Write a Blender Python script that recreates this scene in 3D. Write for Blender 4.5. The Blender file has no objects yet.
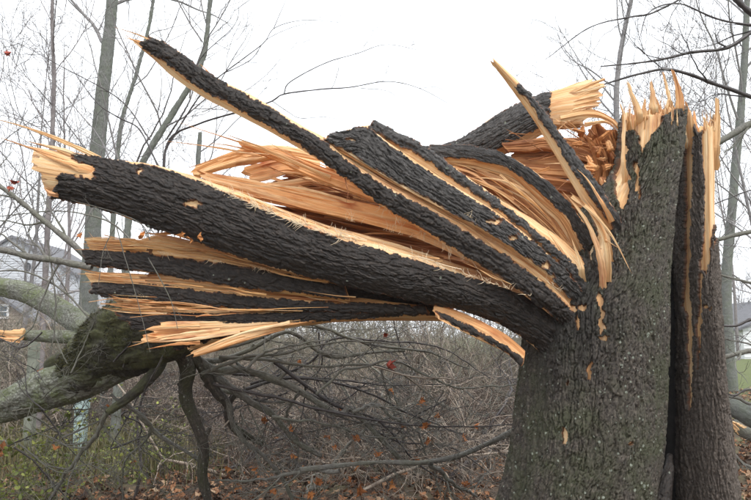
import bpy, math, random
import numpy as np
from mathutils import Vector

random.seed(11)
R = math.radians
S = bpy.context.scene
COL = S.collection

# ------------------------------------------------------------------ camera
CAM_H, FPX, HORIZ = 1.6, 700.0, 335.0
PITCH = math.atan((HORIZ - 250.0) / FPX)
cd = bpy.data.cameras.new('camera'); cam = bpy.data.objects.new('camera', cd); COL.objects.link(cam)
cam.location = (0, 0, CAM_H); cam.rotation_euler = (R(90) + PITCH, 0, 0)
cd.sensor_width = 36; cd.lens = 36 * FPX / 751.0; cd.clip_start = 0.05; cd.clip_end = 1500
S.camera = cam

# ------------------------------------------------------------------ overcast sky
SUN_EL, SUN_AZ = R(52), R(145)          # azimuth clockwise from +Y
w = bpy.data.worlds.new('World'); S.world = w; w.use_nodes = True
nt = w.node_tree; bg = nt.nodes['Background']
sk = nt.nodes.new('ShaderNodeTexSky'); sk.sky_type = 'NISHITA'; sk.sun_disc = False
sk.sun_elevation = SUN_EL; sk.sun_rotation = SUN_AZ
hs = nt.nodes.new('ShaderNodeHueSaturation'); hs.inputs['Saturation'].default_value = 0.12
nt.links.new(sk.outputs[0], hs.inputs['Color'])
mx = nt.nodes.new('ShaderNodeMix'); mx.data_type = 'RGBA'
mx.inputs[0].default_value = 0.86                       # an even cloud deck veils the clear sky
mx.inputs[7].default_value = (8.9, 9.2, 9.6, 1)
nt.links.new(hs.outputs[0], mx.inputs[6]); nt.links.new(mx.outputs[2], bg.inputs['Color'])
bg.inputs['Strength'].default_value = 0.14
sd = bpy.data.lights.new('sun', 'SUN'); sd.energy = 1.5; sd.angle = R(14); sd.color = (1, .97, .93)
so = bpy.data.objects.new('sun', sd); COL.objects.link(so); so.location = (0, 0, 30)
sdir = Vector((math.sin(SUN_AZ) * math.cos(SUN_EL), math.cos(SUN_AZ) * math.cos(SUN_EL), math.sin(SUN_EL)))
so.rotation_euler = sdir.to_track_quat('Z', 'Y').to_euler()
S.view_settings.view_transform = 'Standard'; S.view_settings.look = 'None'
S.view_settings.gamma = 1; S.view_settings.exposure = 0.5
S.render.engine = 'CYCLES'
S.cycles.use_denoising = True
S.cycles.max_bounces = 6

# ------------------------------------------------------------------ pixel <-> world
_cp, _sp = math.cos(PITCH), math.sin(PITCH)
def P(px, py, Y):
    a = (px - 375.5) / FPX; b = (250.0 - py) / FPX
    dy = _cp - b * _sp; dz = _sp + b * _cp
    k = Y / dy
    return np.array((a * k, Y, CAM_H + dz * k))
def proj(v):
    x, y, z = v[..., 0], v[..., 1], v[..., 2] - CAM_H
    f = y * _cp + z * _sp; u = -y * _sp + z * _cp
    return 375.5 + FPX * x / f, 250.0 - FPX * u / f
def ground_at(px, Y): return P(px, 300, Y)[0]

# ------------------------------------------------------------------ noise (numpy)
def _h(ix, iy, iz, seed):
    n = (ix.astype(np.int64) * 374761393 + iy.astype(np.int64) * 668265263 + iz.astype(np.int64) * 2147483647 + seed * 1274126177) & 0xffffffff
    n = ((n ^ (n >> 13)) * 1274126177) & 0xffffffff
    n = ((n ^ (n >> 15)) * 2246822519) & 0xffffffff
    return ((n ^ (n >> 16)) & 0xffffff) / float(0xffffff)
def noise(x, y, z=0.0, seed=0):
    x, y, z = np.broadcast_arrays(np.asarray(x, float), np.asarray(y, float), np.asarray(z, float))
    ix, iy, iz = np.floor(x), np.floor(y), np.floor(z)
    fx, fy, fz = x - ix, y - iy, z - iz
    sx, sy, sz = [f * f * f * (f * (f * 6 - 15) + 10) for f in (fx, fy, fz)]
    out = 0
    for dx in (0, 1):
        for dy in (0, 1):
            for dz in (0, 1):
                wgt = (sx if dx else 1 - sx) * (sy if dy else 1 - sy) * (sz if dz else 1 - sz)
                out = out + wgt * _h(ix + dx, iy + dy, iz + dz, seed)
    return out * 2 - 1
def fbm(x, y, z=0.0, oct=3, seed=0):
    a, s, t = 1.0, 0.0, 0.0
    for o in range(oct):
        s = s + a * noise(np.asarray(x) * 2 ** o, np.asarray(y) * 2 ** o, np.asarray(z) * 2 ** o, seed + o * 17); t += a; a *= .5
    return s / t
def worley(x, y, seed=0):
    ix, iy = np.floor(x), np.floor(y)
    f1 = np.full(x.shape, 9.0); f2 = np.full(x.shape, 9.0)
    for dx in (-1, 0, 1):
        for dy in (-1, 0, 1):
            cx, cy = ix + dx, iy + dy
            px = cx + .1 + .8 * _h(cx, cy, cx * 0, seed); py = cy + .1 + .8 * _h(cx, cy, cx * 0 + 1, seed)
            d = np.hypot(px - x, py - y)
            n1 = np.minimum(f1, d); f2 = np.minimum(f2, np.maximum(f1, d)); f1 = n1
    return f1, f2
def sstep(a, b, x):
    t = np.clip((x - a) / (b - a), 0, 1); return t * t * (3 - 2 * t)
def worley_id(x, y, seed=0):
    """as worley, with a random value for the nearest cell"""
    ix, iy = np.floor(x), np.floor(y)
    f1 = np.full(x.shape, 9.0); f2 = np.full(x.shape, 9.0); idv = np.zeros(x.shape)
    for dx in (-1, 0, 1):
        for dy in (-1, 0, 1):
            cx, cy = ix + dx, iy + dy
            px = cx + .05 + .9 * _h(cx, cy, cx * 0, seed); py = cy + .05 + .9 * _h(cx, cy, cx * 0 + 1, seed)
            d = np.hypot(px - x, py - y); near = d < f1
            idv = np.where(near, _h(cx, cy, cx * 0 + 2, seed), idv)
            f2 = np.where(near, f1, np.minimum(f2, d)); f1 = np.where(near, d, f1)
    return f1, f2, idv
def bark_height(u, v, seed=0, cu=.026, cv=.085):
    """interlaced ridges broken into flaky plates by cracks, about 0..1; u across, v along, in metres"""
    ku, kv = 1 / cu, 1 / cv
    u = np.asarray(u, float); v = np.asarray(v, float)
    uw = u + .008 * noise(u * 40, v * 16, 0, seed) + .016 * noise(u * 6, v * 3.2, 0, seed + 5) + .003 * noise(u * 150, v * 90, 0, seed + 8)
    vw = v + .022 * noise(u * 36, v * 15, 0, seed + 9) + .006 * noise(u * 120, v * 110, 0, seed + 10)
    n1 = noise(uw * ku * .75, vw * kv * .55, 0, seed) + .5 * noise(uw * ku * 1.6, vw * kv * 1.3, 3, seed + 1)
    fur = sstep(.0, .32, np.abs(n1))
    f1, f2, idv = worley_id(uw * ku * 1.2, vw * kv * 1.25, seed + 3)
    crk = sstep(.0, .16, f2 - f1)
    g1, g2, id2 = worley_id(uw * ku * 2.6 + 3.3, vw * kv * 3.4, seed + 13)
    rough = fbm(u * 110, v * 80, 0, 2, seed + 21)
    return -.02 + .52 * fur * (.7 + .3 * crk) + .14 * crk + .28 * idv + .12 * id2 + .10 * rough + .16 * noise(u * 11, v * 3, 0, seed + 2)

def in_poly(px, py, poly):
    ins = np.zeros(px.shape, bool); n = len(poly); j = n - 1
    for i in range(n):
        xi, yi = poly[i]; xj, yj = poly[j]
        c = ((yi > py) != (yj > py)) & (px < (xj - xi) * (py - yi) / ((yj - yi) or 1e-9) + xi)
        ins ^= c; j = i
    return ins

# ------------------------------------------------------------------ meshes and objects
def mesh_np(name, V, F, mat, attrs=None, smooth=True):
    """V (n,3); F a list of index arrays (m,3) and (m,4)"""
    me = bpy.data.meshes.new(name)
    V = np.ascontiguousarray(V, dtype=np.float32)
    F = [f for f in (F if isinstance(F, list) else [F]) if len(f)]
    loops = np.concatenate([np.asarray(f, np.int32).ravel() for f in F])
    tot = np.concatenate([np.full(len(f), f.shape[1], np.int32) for f in F])
    start = np.concatenate([[0], np.cumsum(tot)[:-1]]).astype(np.int32)
    me.vertices.add(len(V)); me.vertices.foreach_set('co', V.ravel())
    me.loops.add(len(loops)); me.loops.foreach_set('vertex_index', loops)
    me.polygons.add(len(tot)); me.polygons.foreach_set('loop_start', start)
    me.polygons.foreach_set('use_smooth', np.full(len(tot), smooth))
    for k, a in (attrs or {}).items():
        a = np.ascontiguousarray(a, np.float32)
        if a.ndim == 2:
            at = me.attributes.new(k, 'FLOAT_VECTOR', 'POINT'); at.data.foreach_set('vector', a.ravel())
        else:
            at = me.attributes.new(k, 'FLOAT', 'POINT'); at.data.foreach_set('value', a)
    me.update(calc_edges=True); me.validate()
    if mat: me.materials.append(mat)
    return me
def add(name, me, parent=None):
    o = bpy.data.objects.new(name, me); COL.objects.link(o)
    if parent is not None:
        o.parent = parent
        # geometry is written in world coordinates; cancel the parents' locations
        loc = Vector((0, 0, 0)); p = parent
        while p is not None: loc += p.location; p = p.parent
        o.location = -loc
    return o
def tag(o, label=None, cat=None, group=None, kind=None):
    for k, v in (('label', label), ('category', cat), ('group', group), ('kind', kind)):
        if v: o[k] = v
    return o
def thing(name, label, cat, loc=(0, 0, 0), group=None):
    o = bpy.data.objects.new(name, None); COL.objects.link(o); o.location = loc; o.empty_display_size = .2
    return tag(o, label, cat, group)

# ------------------------------------------------------------------ materials
def newmat(name):
    m = bpy.data.materials.new(name); m.use_nodes = True
    n = m.node_tree; return m, n, n.nodes['Principled BSDF']
def nd(n, typ, **kw):
    x = n.nodes.new('ShaderNode' + typ)
    for k, v in kw.items(): setattr(x, k, v)
    return x
def ramp(n, src, stops):
    r = nd(n, 'ValToRGB'); e = r.color_ramp.elements
    while len(e) > 1: e.remove(e[-1])
    e[0].position = stops[0][0]; e[0].color = (*stops[0][1], 1)
    for p, c in stops[1:]:
        q = e.new(p); q.color = (*c, 1)
    n.links.new(src, r.inputs[0]); return r.outputs[0]
def mixc(n, fac, a, b):
    m = nd(n, 'Mix', data_type='RGBA')
    for sock, v in ((m.inputs[0], fac), (m.inputs[6], a), (m.inputs[7], b)):
        if isinstance(v, (int, float)): sock.default_value = v
        elif isinstance(v, tuple): sock.default_value = (*v, 1)
        else: n.links.new(v, sock)
    return m.outputs[2]
def tnoise(n, vec, scale, detail=3, rough=.55, mul=None):
    if mul is not None:
        mp = nd(n, 'Mapping'); mp.inputs['Scale'].default_value = mul; n.links.new(vec, mp.inputs[0]); vec = mp.outputs[0]
    t = nd(n, 'TexNoise'); t.inputs['Scale'].default_value = scale; t.inputs['Detail'].default_value = detail
    t.inputs['Roughness'].default_value = rough; n.links.new(vec, t.inputs['Vector']); return t.outputs['Fac']
def math_(n, op, a, b=0.0):
    m = nd(n, 'Math', operation=op)
    for s_, v in ((m.inputs[0], a), (m.inputs[1], b)):
        if isinstance(v, (int, float)): s_.default_value = v
        else: n.links.new(v, s_)
    return m.outputs[0]
def bump(n, h, strength, dist, b):
    u = nd(n, 'Bump'); u.inputs['Strength'].default_value = strength; u.inputs['Distance'].default_value = dist
    n.links.new(h, u.inputs['Height']); n.links.new(u.outputs[0], b.inputs['Normal'])

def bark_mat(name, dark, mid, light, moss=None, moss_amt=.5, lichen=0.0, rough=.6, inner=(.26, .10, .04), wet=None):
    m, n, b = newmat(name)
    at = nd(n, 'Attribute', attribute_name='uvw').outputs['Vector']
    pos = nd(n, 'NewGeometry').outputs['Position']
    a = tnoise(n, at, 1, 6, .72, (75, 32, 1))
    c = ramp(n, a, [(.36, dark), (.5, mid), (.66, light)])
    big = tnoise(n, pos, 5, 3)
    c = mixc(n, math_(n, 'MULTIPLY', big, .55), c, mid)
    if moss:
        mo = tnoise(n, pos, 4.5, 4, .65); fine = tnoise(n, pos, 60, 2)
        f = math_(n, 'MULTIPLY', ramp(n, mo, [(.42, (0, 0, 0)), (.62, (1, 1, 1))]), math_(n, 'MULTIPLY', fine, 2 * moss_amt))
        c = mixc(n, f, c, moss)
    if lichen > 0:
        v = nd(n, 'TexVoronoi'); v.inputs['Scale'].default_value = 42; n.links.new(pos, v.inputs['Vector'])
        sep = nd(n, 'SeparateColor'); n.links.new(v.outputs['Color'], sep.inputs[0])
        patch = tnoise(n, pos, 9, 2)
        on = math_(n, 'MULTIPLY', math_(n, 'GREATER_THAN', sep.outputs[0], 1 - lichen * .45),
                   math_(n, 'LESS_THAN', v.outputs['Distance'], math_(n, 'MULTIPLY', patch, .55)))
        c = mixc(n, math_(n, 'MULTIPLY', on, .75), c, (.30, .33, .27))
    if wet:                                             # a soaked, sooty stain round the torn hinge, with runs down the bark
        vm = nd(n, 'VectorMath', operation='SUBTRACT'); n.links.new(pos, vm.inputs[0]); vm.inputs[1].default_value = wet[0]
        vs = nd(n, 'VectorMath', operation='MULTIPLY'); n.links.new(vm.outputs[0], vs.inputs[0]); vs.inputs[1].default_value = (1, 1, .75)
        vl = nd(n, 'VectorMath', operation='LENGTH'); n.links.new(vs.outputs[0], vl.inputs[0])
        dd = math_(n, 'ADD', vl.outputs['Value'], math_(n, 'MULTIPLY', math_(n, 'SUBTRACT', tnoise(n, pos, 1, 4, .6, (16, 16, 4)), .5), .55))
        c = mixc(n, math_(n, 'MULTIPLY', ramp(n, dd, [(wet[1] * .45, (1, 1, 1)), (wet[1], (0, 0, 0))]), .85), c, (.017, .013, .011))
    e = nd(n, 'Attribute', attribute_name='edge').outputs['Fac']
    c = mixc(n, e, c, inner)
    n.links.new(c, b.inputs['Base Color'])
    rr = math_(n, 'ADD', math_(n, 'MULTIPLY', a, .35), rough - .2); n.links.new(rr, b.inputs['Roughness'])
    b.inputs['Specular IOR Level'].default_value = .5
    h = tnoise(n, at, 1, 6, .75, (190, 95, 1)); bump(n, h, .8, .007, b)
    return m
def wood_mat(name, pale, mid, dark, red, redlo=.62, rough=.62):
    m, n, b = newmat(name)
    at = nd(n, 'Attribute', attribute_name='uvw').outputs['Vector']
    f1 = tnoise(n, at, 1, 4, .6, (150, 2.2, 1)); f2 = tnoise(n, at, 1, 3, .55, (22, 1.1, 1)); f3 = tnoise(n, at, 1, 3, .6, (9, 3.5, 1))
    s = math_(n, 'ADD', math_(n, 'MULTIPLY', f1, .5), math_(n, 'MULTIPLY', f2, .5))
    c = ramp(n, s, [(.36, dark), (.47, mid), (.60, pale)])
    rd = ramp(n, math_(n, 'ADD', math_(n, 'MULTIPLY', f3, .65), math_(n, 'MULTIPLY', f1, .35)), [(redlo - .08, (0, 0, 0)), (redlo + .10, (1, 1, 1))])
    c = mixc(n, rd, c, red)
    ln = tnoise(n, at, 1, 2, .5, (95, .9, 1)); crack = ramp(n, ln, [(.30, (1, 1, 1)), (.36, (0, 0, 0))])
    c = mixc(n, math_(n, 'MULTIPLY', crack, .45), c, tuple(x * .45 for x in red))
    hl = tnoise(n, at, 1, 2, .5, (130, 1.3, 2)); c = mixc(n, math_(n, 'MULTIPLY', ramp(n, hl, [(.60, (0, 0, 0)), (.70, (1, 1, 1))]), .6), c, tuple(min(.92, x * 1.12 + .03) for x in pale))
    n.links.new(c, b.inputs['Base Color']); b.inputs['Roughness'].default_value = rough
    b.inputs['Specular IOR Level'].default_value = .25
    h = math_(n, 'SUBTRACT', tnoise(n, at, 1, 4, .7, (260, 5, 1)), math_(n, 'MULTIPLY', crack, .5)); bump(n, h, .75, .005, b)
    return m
def plain_mat(name, c1, c2, scale=8, rough=.8, bmp=0.3, bdist=.01, spec=.3):
    m, n, b = newmat(name)
    pos = nd(n, 'NewGeometry').outputs['Position']
    t = tnoise(n, pos, scale, 5, .6)
    n.links.new(ramp(n, t, [(.3, c1), (.7, c2)]), b.inputs['Base Color']); b.inputs['Roughness'].default_value = rough
    b.inputs['Specular IOR Level'].default_value = spec
    if bmp: bump(n, t, bmp, bdist, b)
    return m
def tint_mat(name, stops, rough=.7, transl=0.0):
    m, n, b = newmat(name)
    e = nd(n, 'Attribute', attribute_name='tint').outputs['Fac']
    pos = nd(n, 'NewGeometry').outputs['Position']
    t = tnoise(n, pos, 60, 3)
    c = ramp(n, math_(n, 'ADD', e, math_(n, 'MULTIPLY', math_(n, 'SUBTRACT', t, .5), .25)), stops)
    n.links.new(c, b.inputs['Base Color']); b.inputs['Roughness'].default_value = rough
    b.inputs['Specular IOR Level'].default_value = .3
    return m

M = {}
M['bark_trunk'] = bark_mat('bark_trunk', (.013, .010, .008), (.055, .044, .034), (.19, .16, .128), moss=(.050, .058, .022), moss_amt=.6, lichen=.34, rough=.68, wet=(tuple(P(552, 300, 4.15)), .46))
M['bark_stem'] = bark_mat('bark_stem', (.035, .027, .022), (.10, .079, .064), (.22, .18, .15), rough=.68)
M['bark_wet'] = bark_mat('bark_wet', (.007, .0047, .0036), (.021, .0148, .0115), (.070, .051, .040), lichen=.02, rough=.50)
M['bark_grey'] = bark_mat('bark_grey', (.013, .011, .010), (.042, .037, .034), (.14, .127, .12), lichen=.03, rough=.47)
M['bark_moss'] = bark_mat('bark_moss', (.012, .010, .008), (.034, .029, .021), (.10, .09, .068), moss=(.11, .12, .038), moss_amt=.55, rough=.8)
M['bark_lichen'] = bark_mat('bark_lichen', (.05, .048, .036), (.16, .16, .13), (.42, .43, .38), moss=(.12, .145, .05), moss_amt=.75, lichen=.5, rough=.8)
M['bark_branch'] = bark_mat('bark_branch', (.05, .045, .038), (.15, .14, .12), (.32, .31, .28), moss=(.14, .15, .09), moss_amt=.4, rough=.6)
M['wood_pale'] = wood_mat('wood_pale', (.90, .69, .43), (.81, .49, .235), (.57, .25, .095), (.43, .145, .055), .60)
M['wood_orange'] = wood_mat('wood_orange', (.90, .62, .35), (.84, .43, .18), (.60, .22, .08), (.44, .12, .045), .60)
M['wood_rim'] = wood_mat('wood_rim', (.88, .66, .38), (.76, .43, .17), (.46, .18, .06), (.34, .10, .035), .56)
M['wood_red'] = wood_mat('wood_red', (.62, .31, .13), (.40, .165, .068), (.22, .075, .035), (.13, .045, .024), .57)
M['wood_rot'] = wood_mat('wood_rot', (.62, .29, .11), (.45, .185, .065), (.26, .095, .035), (.16, .06, .028), .60, rough=.85)
M['cleft_shade'] = plain_mat('cleft_shade_wood', (.010, .009, .009), (.022, .019, .017), 30, .85)  # near-black colour stands in for the shade deep in the cleft
M['fibre'] = plain_mat('pale_fibre', (.80, .60, .38), (.88, .74, .54), 40, .6, 0)

# ------------------------------------------------------------------ lofts
def crom(ctrl, n):
    """Catmull-Rom through world points, resampled to n stations evenly in length"""
    C = np.array(ctrl, float)
    if len(C) == 2:
        t = np.linspace(0, 1, n)[:, None]; return C[0] * (1 - t) + C[1] * t
    E = np.vstack([2 * C[0] - C[1], C, 2 * C[-1] - C[-2]])
    pts = []
    for i in range(1, len(E) - 2):
        t = np.linspace(0, 1, 24, endpoint=False)[:, None]
        p0, p1, p2, p3 = E[i - 1], E[i], E[i + 1], E[i + 2]
        pts.append(.5 * (2 * p1 + (p2 - p0) * t + (2 * p0 - 5 * p1 + 4 * p2 - p3) * t ** 2 + (3 * p1 - p0 - 3 * p2 + p3) * t ** 3))
    pts = np.vstack(pts + [C[-1:]])
    d = np.concatenate([[0], np.cumsum(np.linalg.norm(np.diff(pts, axis=0), axis=1))])
    s = np.linspace(0, d[-1], n)
    return np.stack([np.interp(s, d, pts[:, k]) for k in range(3)], 1)
def pxrail(ctrl, n, depth=None):
    pts = []
    Y = depth
    for c in ctrl:
        if len(c) > 2: Y = c[2]
        pts.append((c[0], c[1], Y))
    # depths given only at some points are interpolated between them
    idx = [i for i, c in enumerate(ctrl) if len(c) > 2]
    if len(idx) > 1:
        ys = np.interp(range(len(ctrl)), idx, [ctrl[i][2] for i in idx])
        pts = [(p[0], p[1], y) for p, y in zip(pts, ys)]
    return crom([P(*p) for p in pts], n)
def offs(rail_px_world, table):
    """move a rail by (dpx,dpy,dY) given at fractions t"""
    n = len(rail_px_world); t = np.linspace(0, 1, n); tt = [r[0] for r in table]
    dx, dy, dY = [np.interp(t, tt, [r[k] for r in table]) for k in (1, 2, 3)]
    px, py = proj(rail_px_world); Y = rail_px_world[:, 1]
    return np.array([P(a, b, c) for a, b, c in zip(px + dx, py + dy, Y + dY)])
def unit(a): return a / np.maximum(np.linalg.norm(a, axis=-1, keepdims=True), 1e-9)
def grid_normals(G, periodic):
    """G (n stations, k around, 3)"""
    dt = np.gradient(G, axis=0)
    dk = (np.roll(G, -1, 1) - np.roll(G, 1, 1)) if periodic else np.gradient(G, axis=1)
    return unit(np.cross(dt, dk))
def grid_faces(n, k, periodic, base=0):
    i = np.arange(n - 1)[:, None]; kk = k if periodic else k - 1
    j = np.arange(kk)[None, :]; j2 = (j + 1) % k
    return np.stack([base + i * k + j, base + i * k + j2, base + (i + 1) * k + j2, base + (i + 1) * k + j], -1).reshape(-1, 4)
def jag(n, cells, seed, power=1.6):
    rs = np.random.RandomState(seed)
    k = max(3, int(cells)); v = rs.rand(k) ** power
    x = np.linspace(0, k, n, endpoint=False); i = x.astype(int); f = x - i
    return v[i] * (1 - f) + v[(i + 1) % k] * f

def edge_attr(keep, seed, spread=2):
    """rust-coloured inner bark laid bare on and beside the torn bark rims"""
    e = (~keep).astype(float)
    for _ in range(spread):
        p = np.pad(e, 1, mode='edge'); e = np.maximum(e, .62 * np.maximum.reduce([p[:-2, 1:-1], p[2:, 1:-1], p[1:-1, :-2], p[1:-1, 2:]]))
    ii, jj = np.indices(keep.shape)
    return np.where(keep, e * (noise(ii * .16, jj * .16, 0, seed) > -.05), 1.0)
def slab(parent, name, A, B, wa=None, wb=None, th=.09, bulge=.03, depth=4.2, wood='wood_pale', bark='bark_wet', holes=(), ragged=.12,
         bark_t=.013, seed=1, label=None, res=.0045, cu=.021, cv=.075, wres=.009, bark_start=0.0, bark_end=1.0, edge_jit=.10, fib=.004, ledge=.008, bark_amp=1.0, base_ragged=0.0):
    """a split piece of trunk: wood body lofted over four rails, furrowed bark as relief on the A-B face"""
    A0 = pxrail(A, 60, depth); L = np.linalg.norm(np.diff(A0, axis=0), axis=1).sum()
    ns = max(24, int(L / (wres * 1.6)))
    a = pxrail(A, ns, depth); b = pxrail(B, ns, depth)
    T = unit(np.gradient(.5 * (a + b), axis=0)); N = unit(np.cross(T, b - a))
    c = .5 * (a + b); tocam = unit(np.array((0, 0, CAM_H)) - c)
    if (N * tocam).sum() < 0: N = -N
    a2 = offs(a, wa) if wa else a - N * th
    b2 = offs(b, wb) if wb else b - N * th
    if wa: a2 = a2 - N * th * .25
    if wb: b2 = b2 - N * th * .25
    W = np.linalg.norm(b - a, axis=1)
    def npts(p, q): return max(4, int(np.linalg.norm(q - p, axis=1).max() / wres))
    segs = []
    k1 = npts(a, b); s = np.linspace(0, 1, k1, endpoint=False)
    segs.append(a[:, None] * (1 - s[None, :, None]) + b[:, None] * s[None, :, None] + N[:, None] * (bulge * 4 * s * (1 - s))[None, :, None])
    for p, q in ((b, b2), (b2, a2), (a2, a)):
        k = npts(p, q); s = np.linspace(0, 1, k, endpoint=False)
        segs.append(p[:, None] * (1 - s[None, :, None]) + q[:, None] * s[None, :, None])
    G = np.concatenate(segs, 1); n, K = G.shape[:2]
    # ragged ends: every strand starts at its own place along the grain
    per = np.concatenate([[0], np.cumsum(np.linalg.norm(np.diff(G[n // 2], axis=0), axis=1))])
    t0 = ragged / L * (.65 * jag(K, per[-1] / .028, seed) + .35 * jag(K, per[-1] / .010, seed + 1))
    t1 = 1 - base_ragged / L * jag(K, per[-1] / .02, seed + 5)
    ti = np.linspace(0, 1, n)
    G2 = np.empty_like(G)
    for k in range(K):
        tk = (t0[k] + (t1[k] - t0[k]) * ti)
        for d in range(3): G2[:, k, d] = np.interp(tk, ti, G[:, k, d])
    G = G2
    nr = grid_normals(G, True)
    cen = G.mean(1, keepdims=True)
    if ((G - cen) * nr).sum() < 0: nr = -nr
    U = np.broadcast_to(per[None, :], (n, K)); Vv = np.broadcast_to((ti * L)[:, None], (n, K))
    disp = fib * noise(U / .007, Vv / .25, seed, seed) + ledge * noise(U / .028, Vv / .7, seed, seed + 3) + .4 * fib * noise(U / .003, Vv / .06, 0, seed + 7)
    disp = disp + ledge * .8 * (np.floor(2.2 * noise(U / .05, Vv / .9, 3, seed + 8)) / 2.2)
    k1mask = np.arange(K) < k1
    disp = np.where(k1mask[None, :] & bool(bark), disp * .12, disp)
    disp = disp * sstep(0, .03, np.minimum(ti, 1))[:, None]
    Gd = G + nr * disp[..., None]
    V = Gd.reshape(-1, 3)
    F = grid_faces(n, K, True)
    caps = []
    for st in (0, n - 1):
        for i in range(K // 2 - 1):
            q = [st * K + i, st * K + i + 1, st * K + K - 2 - i, st * K + K - 1 - i]
            caps.append(q if st else q[::-1])
    uvw = np.stack([U, Vv, np.full(U.shape, seed * 3.17)], -1).reshape(-1, 3)
    body = add(name, mesh_np(name, V, [F, np.array(caps)], M[wood], {'uvw': uvw}, False), parent)
    if label: body['label'] = label
    if bark:
        nb = max(20, int(L / res)); kb = max(6, int((W.max() + bulge) / res))
        ab = pxrail(A, nb, depth); bb = pxrail(B, nb, depth)
        t = np.linspace(0, 1, nb); s = np.linspace(0, 1, kb)
        Nb = np.stack([np.interp(t, ti, N[:, d]) for d in range(3)], 1)
        Gb = ab[:, None] * (1 - s[None, :, None]) + bb[:, None] * s[None, :, None] + Nb[:, None] * (bulge * 4 * s * (1 - s))[None, :, None]
        nrm = grid_normals(Gb, False)
        if (nrm * Nb[:, None]).sum() < 0: nrm = -nrm
        Wb = np.linalg.norm(bb - ab, axis=1)[:, None]
        u = (s[None, :] - .5) * Wb; v = np.broadcast_to((t * L)[:, None], u.shape)
        h = bark_height(u, v, seed, cu, cv)
        edist = np.minimum(s[None, :], 1 - s[None, :]) * Wb +   .007 * noise(v / .045, s[None, :] > .5, 0, seed + 31) + .004 * noise(v / .012, s[None, :] > .5, 0, seed + 33)
        keep = edist > .004
        keep &= (v > ragged * bark_start + .03 * noise(u / .02, 0, 0, seed + 41) + .012) & (v < L * bark_end)
        px, py = proj(Gb)
        jx = px + 3.2 * fbm(u * 60, v * 40, 0, 3, seed + 51); jy = py + 3.2 * fbm(u * 60, v * 40, 5, 3, seed + 52)
        for hp in holes: keep &= ~in_poly(jx, jy, hp)
        hh = np.where(keep, np.maximum(.0025, bark_t * (.55 + 1.25 * bark_amp * (h - .45))), -.006)
        Gb = Gb + nrm * hh[..., None]
        # curl the long bark rim a little inwards
        Vb = Gb.reshape(-1, 3); Fb = grid_faces(nb, kb, False)
        kf = keep.ravel(); Fb = Fb[kf[Fb].any(1)]
        used = np.unique(Fb); re = np.full(len(Vb), -1); re[used] = np.arange(len(used))
        at = {'uvw': np.stack([u, v, np.full(u.shape, seed * 1.7)], -1).reshape(-1, 3)[used], 'edge': edge_attr(keep, seed).ravel()[used]}
        add('bark', mesh_np('bark', Vb[used], re[Fb], M[bark], at), body)
    return body

def tube_arrays(pts, rad, sides, cap=True):
    pts = np.asarray(pts, float); n = len(pts); rad = np.broadcast_to(np.asarray(rad, float), (n,))
    T = unit(np.gradient(pts, axis=0)); ref = np.array((.31, .22, .93)) if abs(T[0, 2]) < .9 else np.array((1., .1, 0))
    X = unit(np.cross(T, ref)); Yv = np.cross(T, X)
    a = np.linspace(0, 2 * np.pi, sides, endpoint=False)
    G = pts[:, None] + rad[:, None, None] * (np.cos(a)[None, :, None] * X[:, None] + np.sin(a)[None, :, None] * Yv[:, None])
    return G
class Tubes:
    def __init__(s): s.V, s.F, s.U, s.n = [], [], [], 0
    def add(s, pts, rad, sides=5):
        G = tube_arrays(pts, rad, sides); n = len(G)
        s.V.append(G.reshape(-1, 3)); s.F.append(grid_faces(n, sides, True, s.n))
        d = np.concatenate([[0], np.cumsum(np.linalg.norm(np.diff(np.asarray(pts), axis=0), axis=1))])
        u = np.arange(sides) / sides * float(np.max(rad)) * 6.28
        s.U.append(np.stack(np.broadcast_arrays(u[None, :], d[:, None], s.n * .013), -1).reshape(-1, 3)); s.n += n * sides
    def mesh(s, name, mat):
        V = np.concatenate(s.V); return mesh_np(name, V, np.concatenate(s.F), mat, {'uvw': np.concatenate(s.U), 'edge': np.zeros(len(V))})
def log_mesh(name, pts, rad, mat, seed=0, res=.012, amp=.008, lump=.10, cu=.022, cv=.06, flat=1.0):
    """a limb with real bark relief"""
    C = crom(pts, 60); L = np.linalg.norm(np.diff(C, axis=0), axis=1).sum()
    n = max(12, int(L / res)); C = crom(pts, n); r = np.interp(np.linspace(0, 1, n), np.linspace(0, 1, len(rad)), rad)
    k = max(10, int(2 * np.pi * max(rad) / res)); k = min(k, 160)
    G = tube_arrays(C, r, k); ctr = C[:, None]
    a = np.linspace(0, 2 * np.pi, k, endpoint=False)[None, :]; v = np.linspace(0, L, n)[:, None]
    u = a * r[:, None]; cx, cy = np.cos(a), np.sin(a)
    lumpn = fbm(cx * 1.3 + 0 * v, cy * 1.3 + 0 * v, v * 2.2, 3, seed) * lump * r[:, None]
    h = amp * (bark_height(np.minimum(a, 2 * np.pi - a) * r[:, None], v + 0 * a, seed, cu, cv) - .4)
    G = G + unit(G - ctr) * (lumpn + h)[..., None]
    V = np.concatenate([G.reshape(-1, 3), C[:1], C[-1:]])
    F = grid_faces(n, k, True); j = np.arange(k); j2 = (j + 1) % k
    caps = np.concatenate([np.stack([j2, j, np.full(k, n * k)], 1), np.stack([(n - 1) * k + j, (n - 1) * k + j2, np.full(k, n * k + 1)], 1)])
    uvw = np.stack(np.broadcast_arrays(u, v, seed * 1.3), -1).reshape(-1, 3); uvw = np.concatenate([uvw, uvw[:1], uvw[-1:]])
    return mesh_np(name, V, [F, caps], mat, {'uvw': uvw, 'edge': np.zeros(len(V))})

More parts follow.
